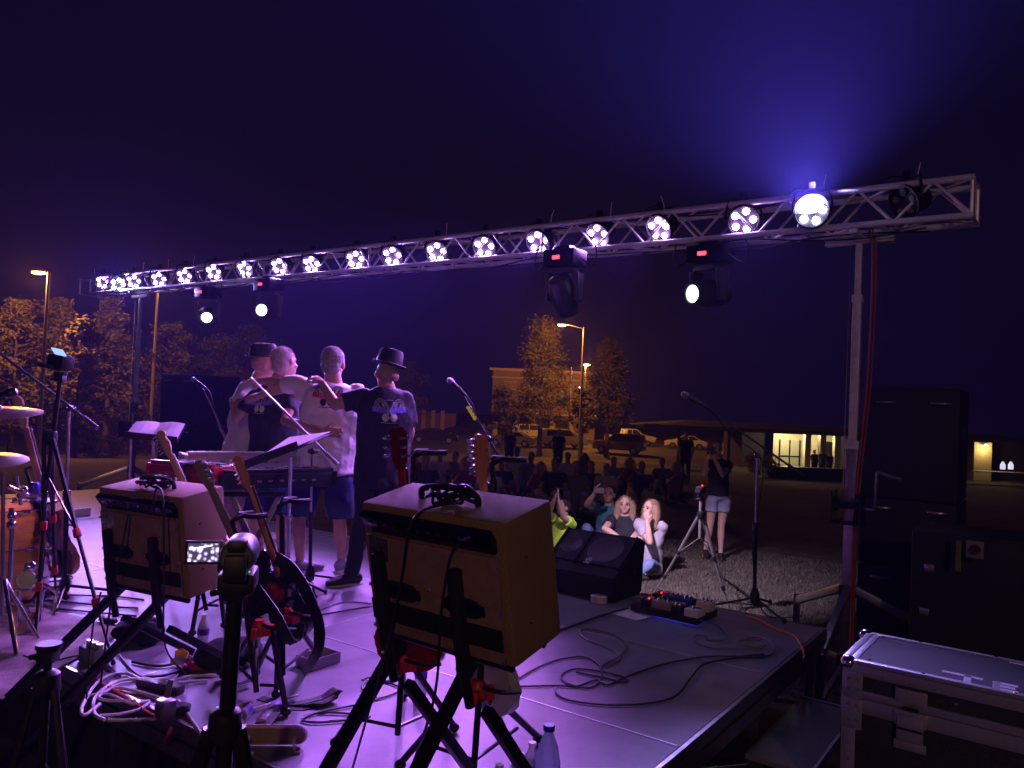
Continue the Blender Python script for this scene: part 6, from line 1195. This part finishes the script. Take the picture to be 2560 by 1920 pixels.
c = G(400, 1725); b = M(); b.box(c+UP*.02, (.26, .055, .04), RS @ MX.Rotation(.25, 3, 'Z'), .01); tag(b.out('power_strip', BLK, loc=c), 'black power strip lying across the white cable', 'power strip')
def bag(px, py, s, label, seed):
    r = random.Random(seed); c = G(px, py); b = M()
    for i in range(7): b.ball(c+V((r.uniform(-.1, .1)*s, r.uniform(-.07, .07)*s, .05*s)), (r.uniform(.06, .1)*s, r.uniform(.05, .08)*s, r.uniform(.03, .07)*s), MX.Rotation(r.uniform(0, 3), 3, 'Z'))
    o = b.out('bag', mat('black_cloth', (.012, .012, .015), .9), loc=c); rm(o, .01, 3); tag(o, label, 'bag')
bag(345, 1600, 1.1, 'soft black bag on the deck below the left amplifier', 1); bag(560, 1660, 1.2, 'black bag beside the upright water bottle', 2); bag(447, 1782, .4, 'small black pouch by the junction box', 3)
c = G(270, 1558); b = M(); b.ball(c+UP*.02, (.08, .045, .022), RS); tag(b.out('black_shoe', BLK, loc=c), 'dark oval object lying on the rug corner', 'shoe')
for px, py, cat_, lab, rr, hh, cm_ in ((86, 1228, 'cup', 'blue drinks can standing behind the bass drum', .033, .12, CAPB),):
    c = P(px, py, 5.3); b = M(); b.lathe([(rr*.8, -hh/2), (rr, -hh/2+.01), (rr, hh/2-.012), (rr*.8, hh/2)], c, UP, 18); tag(b.out('drinks_can', mat('blue_can', (.05, .05, .42), .3, .5), loc=c), lab, cat_)
c = P(86, 1262, 5.3); t = thing('side_table', 'small black table behind the drums under the blue can', 'table', V((c.x, c.y, DECK))); zt_ = P(86, 1228, 5.3).z-.062; b = M(); b.lathe([(.14, -.015), (.14, 0)], V((c.x, c.y, zt_)), UP, 20); b.out('table_top', BLK, t); b = M(); b.cyl(V((c.x, c.y, DECK)), V((c.x, c.y, zt_-.015)), .016); b.lathe([(.12, 0), (.12, .015), (.02, .03)], V((c.x, c.y, DECK)), UP, 16); b.out('leg', BLKM, t)
# white strips near the front edge
b = M(); p0, p1 = G(138, 1288, .64), G(225, 1278, .64)
for f0, f1 in ((0, .27), (.29, .75), (.77, 1)): a_, c_ = mix(p0, p1, f0), mix(p0, p1, f1); b.box((a_+c_)/2, ((c_-a_).length, .03, .085), frame(c_-a_, UP.cross(c_-a_)), .004)
tag(b.out('white_box', WHT, loc=p0), 'row of white boxes near the front edge left of the left amplifier', 'box')
# wedge monitor
FA, FB = G(1352, 1471), G(1535, 1509); wx = (FB-FA).normalized(); wy = UP.cross(wx); wy = wy if wy.y > 0 else -wy; ww = (FB-FA).length; t = thing('wedge_monitor', 'black wedge stage monitor with two grilles and a round silver emblem', 'stage monitor', mix(FA, FB, .5))
prof = [(0, 0), (0, .17), (.07, .22), (.40, .44), (.50, .40), (.46, 0)]
b = M(); vs_ = [[b.b.verts.new(FA+wx*s*ww+wy*a+UP*c) for a, c in prof] for s in (0, 1)]; b.bridge(vs_[0], vs_[1]); b.b.faces.new(vs_[0][::-1]); b.b.faces.new(vs_[1]); bmesh.ops.bevel(b.b, geom=list(b.b.edges), offset=.012, segments=2, affect='EDGES'); cab = b.out('cabinet', CABM, t)
sl = (wy*.33+UP*.22).normalized(); sn = (-wy*.22+UP*.33).normalized(); Rw = frame(wx, sl); mid = FA+wx*ww/2+wy*.235+UP*.33
for x0, x1, nm in ((-.47, -.14, 'horn_grille'), (-.11, .46, 'woofer_grille')):
    b = M(); b.box(mid+wx*ww*(x0+x1)/2+sn*.004, ((x1-x0)*ww, .33, .01), Rw, .004); g = b.out(nm, GRL, t)
    b = M(); c = mid+wx*ww*(x0+x1)/2+sn*.0095; b.lathe([(min(.15, (x1-x0)*ww*.45), 0), (min(.14, (x1-x0)*ww*.42), .004), (min(.13, (x1-x0)*ww*.4), .001)], c, sn, 28); b.out('cone_ring', mat('grille_ring', (.05, .05, .06), .4, var=.3), g)
for s in (-.485, -.125, .475): b = M(); b.box(mid+wx*ww*s+sn*.008, (.018, .38, .022), Rw, .004); b.out('divider', CABM, t)
c = mid+wx*ww*.05-sl*.135+sn*.012; EMB = mat('emblem_silver', (.6, .57, .56), .35, .3, var=.1); b = M(); b.tube([c+(wx*cos(a)+sl*sin(a))*.024 for a in [2*pi*i/20 for i in range(20)]], .003, 6, True)
for i in range(3): a = pi/2+i*2*pi/3; b.cyl(c, c+(wx*cos(a)+sl*sin(a))*.022, .003, n=6)
b.lathe([(.012, 0), (.01, .003)], c, sn, 12); b.box(c-sl*.034-wx*.006, (.05, .009, .004), Rw); b.out('emblem', EMB, t)
for s, xx in ((-1, 0), (1, ww)): b = M(); b.box(FA+wx*(xx+s*.002)+wy*.28+UP*.2, (.008, .12, .06), frame(wx, wy), .003); b.out('side_handle', BLKM, t)
c = G(1497, 1505); b = M(); b.lathe([(.038, 0), (.062, 0), (.063, .048), (.06, .05), (.04, .05), (.038, .048)], c, UP, 24); tag(b.out('tape_roll', mat('tape_roll', (.55, .53, .52), .5, var=.1), loc=c), 'roll of pale tape on the deck in front of the wedge monitor', 'tape roll')
q4 = [G(1517, 1533), G(1592, 1553), G(1660, 1535), G(1590, 1513)]; b = M(); b.quad(*[p+UP*.004 for p in q4]); tag(b.out('set_list', PAPER, loc=q4[0]), 'white set list paper lying beside the pedalboard', 'paper')
q4 = [G(625, 1338), G(705, 1352), G(722, 1338), G(650, 1326)]; b = M(); b.quad(*[p+UP*.004 for p in q4]); tag(b.out('set_list', PAPER, loc=q4[0]), 'white paper lying at the feet of the four men', 'paper')
# pedalboard
PA, PB, PC = G(1575, 1530), G(1742, 1568), G(1610, 1485); px_, py_ = (PB-PA), (PC-PA); wx = px_.normalized(); py_ = (py_-wx*py_.dot(wx)); wy = py_.normalized(); pw_ = px_.length; pd_ = .34; Rp = frame(wx, wy)
t = thing('pedalboard', 'black pedalboard crowded with guitar effect pedals at the stage front', 'pedalboard', PA); pc = lambda x, y, z: PA+wx*x*pw_+wy*y*pd_+UP*z
b = M(); b.box(pc(.5, .5, .035), (pw_, pd_, .05), Rp, .008); b.out('board', BLK, t)
b = M(); b.box(pc(.5, .5, .005), (pw_*.8, pd_*.6, .01), Rp); b.out('blue_underglow', BLUL, t)
def pedal(x, y, w_, d_, h, m_, lab, knobs=3, sw=1, led=None, top=None):
    c = pc(x, y, .06+h/2); k = thing('effect_pedal', lab, 'effect pedal', c-UP*h/2, 'effect pedals on the pedalboard'); b = M(); b.box(c, (w_, d_, h), Rp, .005); b.out('case', m_, k)
    for i in range(knobs): b = M(); b.lathe([(.008, 0), (.007, .014), (0, .015)], c+UP*h/2+wx*w_*((i+.5)/knobs-.5)*.9+wy*d_*.3, UP, 10); b.out('knob', BLK if m_ is not BLK else CHR, k)
    for i in range(sw): b = M(); b.lathe([(.009, 0), (.009, .008), (.005, .02), (0, .021)], c+UP*h/2+wx*w_*((i+.5)/sw-.5)-wy*d_*.28, UP, 10); b.out('footswitch', CHR, k)
    if led is not None: b = M(); b.ball(c+UP*h/2, .006, n=8); b.out('indicator', led, k)
    if top is not None: b = M(); b.box(c+UP*(h/2+.001)+wy*d_*.12, (w_*.8, d_*.3, .003), Rp); b.out('display', top, k)
CREAM = mat('cream_pedal', (.68, .6, .45), .4, var=.1); TANP = mat('tan_pedal', (.33, .27, .24), .4, .3, var=.15); BLUP = mat('blue_pedal', (.02, .06, .35), .35, var=.1)
pedal(.07, .3, .06, .1, .045, GREY, 'grey pedal at the left end of the front row', 2); pedal(.2, .25, .065, .11, .04, BLK, 'black pedal with a red light in the front row', 3, 1, REDL); pedal(.45, .22, .15, .12, .05, TANP, 'wide pinkish tan pedal in the middle of the front row', 4, 2); pedal(.68, .2, .07, .11, .045, BLK, 'black pedal left of the white tuner pedal', 3, 2)
pedal(.92, .15, .1, .13, .05, WHT, 'white pedal with a dark display at the right front corner', 0, 1, None, BLK); pedal(.5, .78, .2, .12, .05, BLUP, 'wide blue pedal in the back row', 5, 2); pedal(.9, .72, .1, .11, .06, CREAM, 'cream pedal at the back right corner', 3, 1); pedal(.2, .8, .1, .1, .05, BLK, 'black pedal with a red light in the back row', 4, 1, REDL); pedal(.33, .55, .07, .1, .045, BLK, 'small black pedal behind the tan one', 2)
b = M(); b.box(pc(.05, 1.15, .03), (.12, .22, .05), Rp @ MX.Rotation(.15, 3, 'X'), .008); tag(b.out('expression_pedal', BLK, loc=pc(.05, 1.15, .0)), 'black rocker pedal behind the left end of the pedalboard', 'pedal')
place_crowd()

# ================================================================ stage haze
hz = M(); hz.box((0, 50, 14), (600, 600, 36)); ho_ = hz.out('haze', mat('haze_air', (1, 1, 1), var=0), smooth=0); tag(ho_, kind='stuff')
hm = MATS['haze_air']; hn = hm.node_tree; hn.nodes.remove(hn.nodes['Principled BSDF']); pv_ = hn.nodes.new('ShaderNodeVolumePrincipled'); pv_.inputs['Color'].default_value = (.30, .26, 1, 1); pv_.inputs['Density'].default_value = .0012; pv_.inputs['Anisotropy'].default_value = .4
hn.links.new(pv_.outputs[0], hn.nodes['Material Output'].inputs['Volume'])
bake()
LG = {'grey': mat('print_grey', (.38, .38, .40), .8, var=.3, scale=60), 'banner': mat('print_blue', (.16, .12, .62), .8, var=.3, scale=50), 'letters': mat('print_pale_blue', (.38, .34, .8), .8, var=.2), 'pick': mat('print_cream', (.62, .6, .52), .8, var=.15)}
LG3 = {'grey': mat('print_black', (.03, .02, .04), .8, var=.2), 'banner': mat('print_red', (.5, .02, .03), .8, var=.3, scale=50), 'letters': mat('print_pale_red', (.7, .3, .3), .8, var=.2), 'pick': mat('print_black', (.03, .02, .04))}
def put(root, px, py, fw, d, s, ms):
    f = V(fw).normalized(); decal(root, logo(s), P(px, py, d-.1), f.cross(UP), UP, ms)
put(m4, 972, 1026, (-.33, .94, 0), D4, .88, LG); put(m2, 655, 1008, (.25, .97, 0), D2, .8, LG); put(m3, 822, 990, (-.05, 1, 0), D3, .85, LG3)

def fuzz(root, n, ln, seed):                                            # short stray hairs standing off the cropped hair
    h = [c for c in root.children if c.name.startswith('hair')][0]; me = h.data; off = ORI[h.name]; r = random.Random(seed); b = M(); vs_ = me.vertices
    zc = sum(v.co.z for v in vs_)/len(vs_)
    for i in range(n):
        v = vs_[r.randrange(len(vs_))]; p = v.co+off; nn = (v.normal+V((r.gauss(0, .45), r.gauss(0, .45), r.gauss(0, .3)-.15))).normalized(); s = nn.orthogonal().normalized()*.0016; e = p+nn*ln*r.uniform(.4, 1.3)
        b.b.faces.new([b.b.verts.new(q) for q in (p-s, p+s, e)])
    b.out('stray_hair', me.materials[0], h, smooth=0, rec=False)['kind'] = 'stuff'
fuzz(m3, 2600, .011, 1); fuzz(m2, 2600, .018, 2); fuzz(wom, 1500, .03, 3); fuzz(girl, 1500, .03, 4)
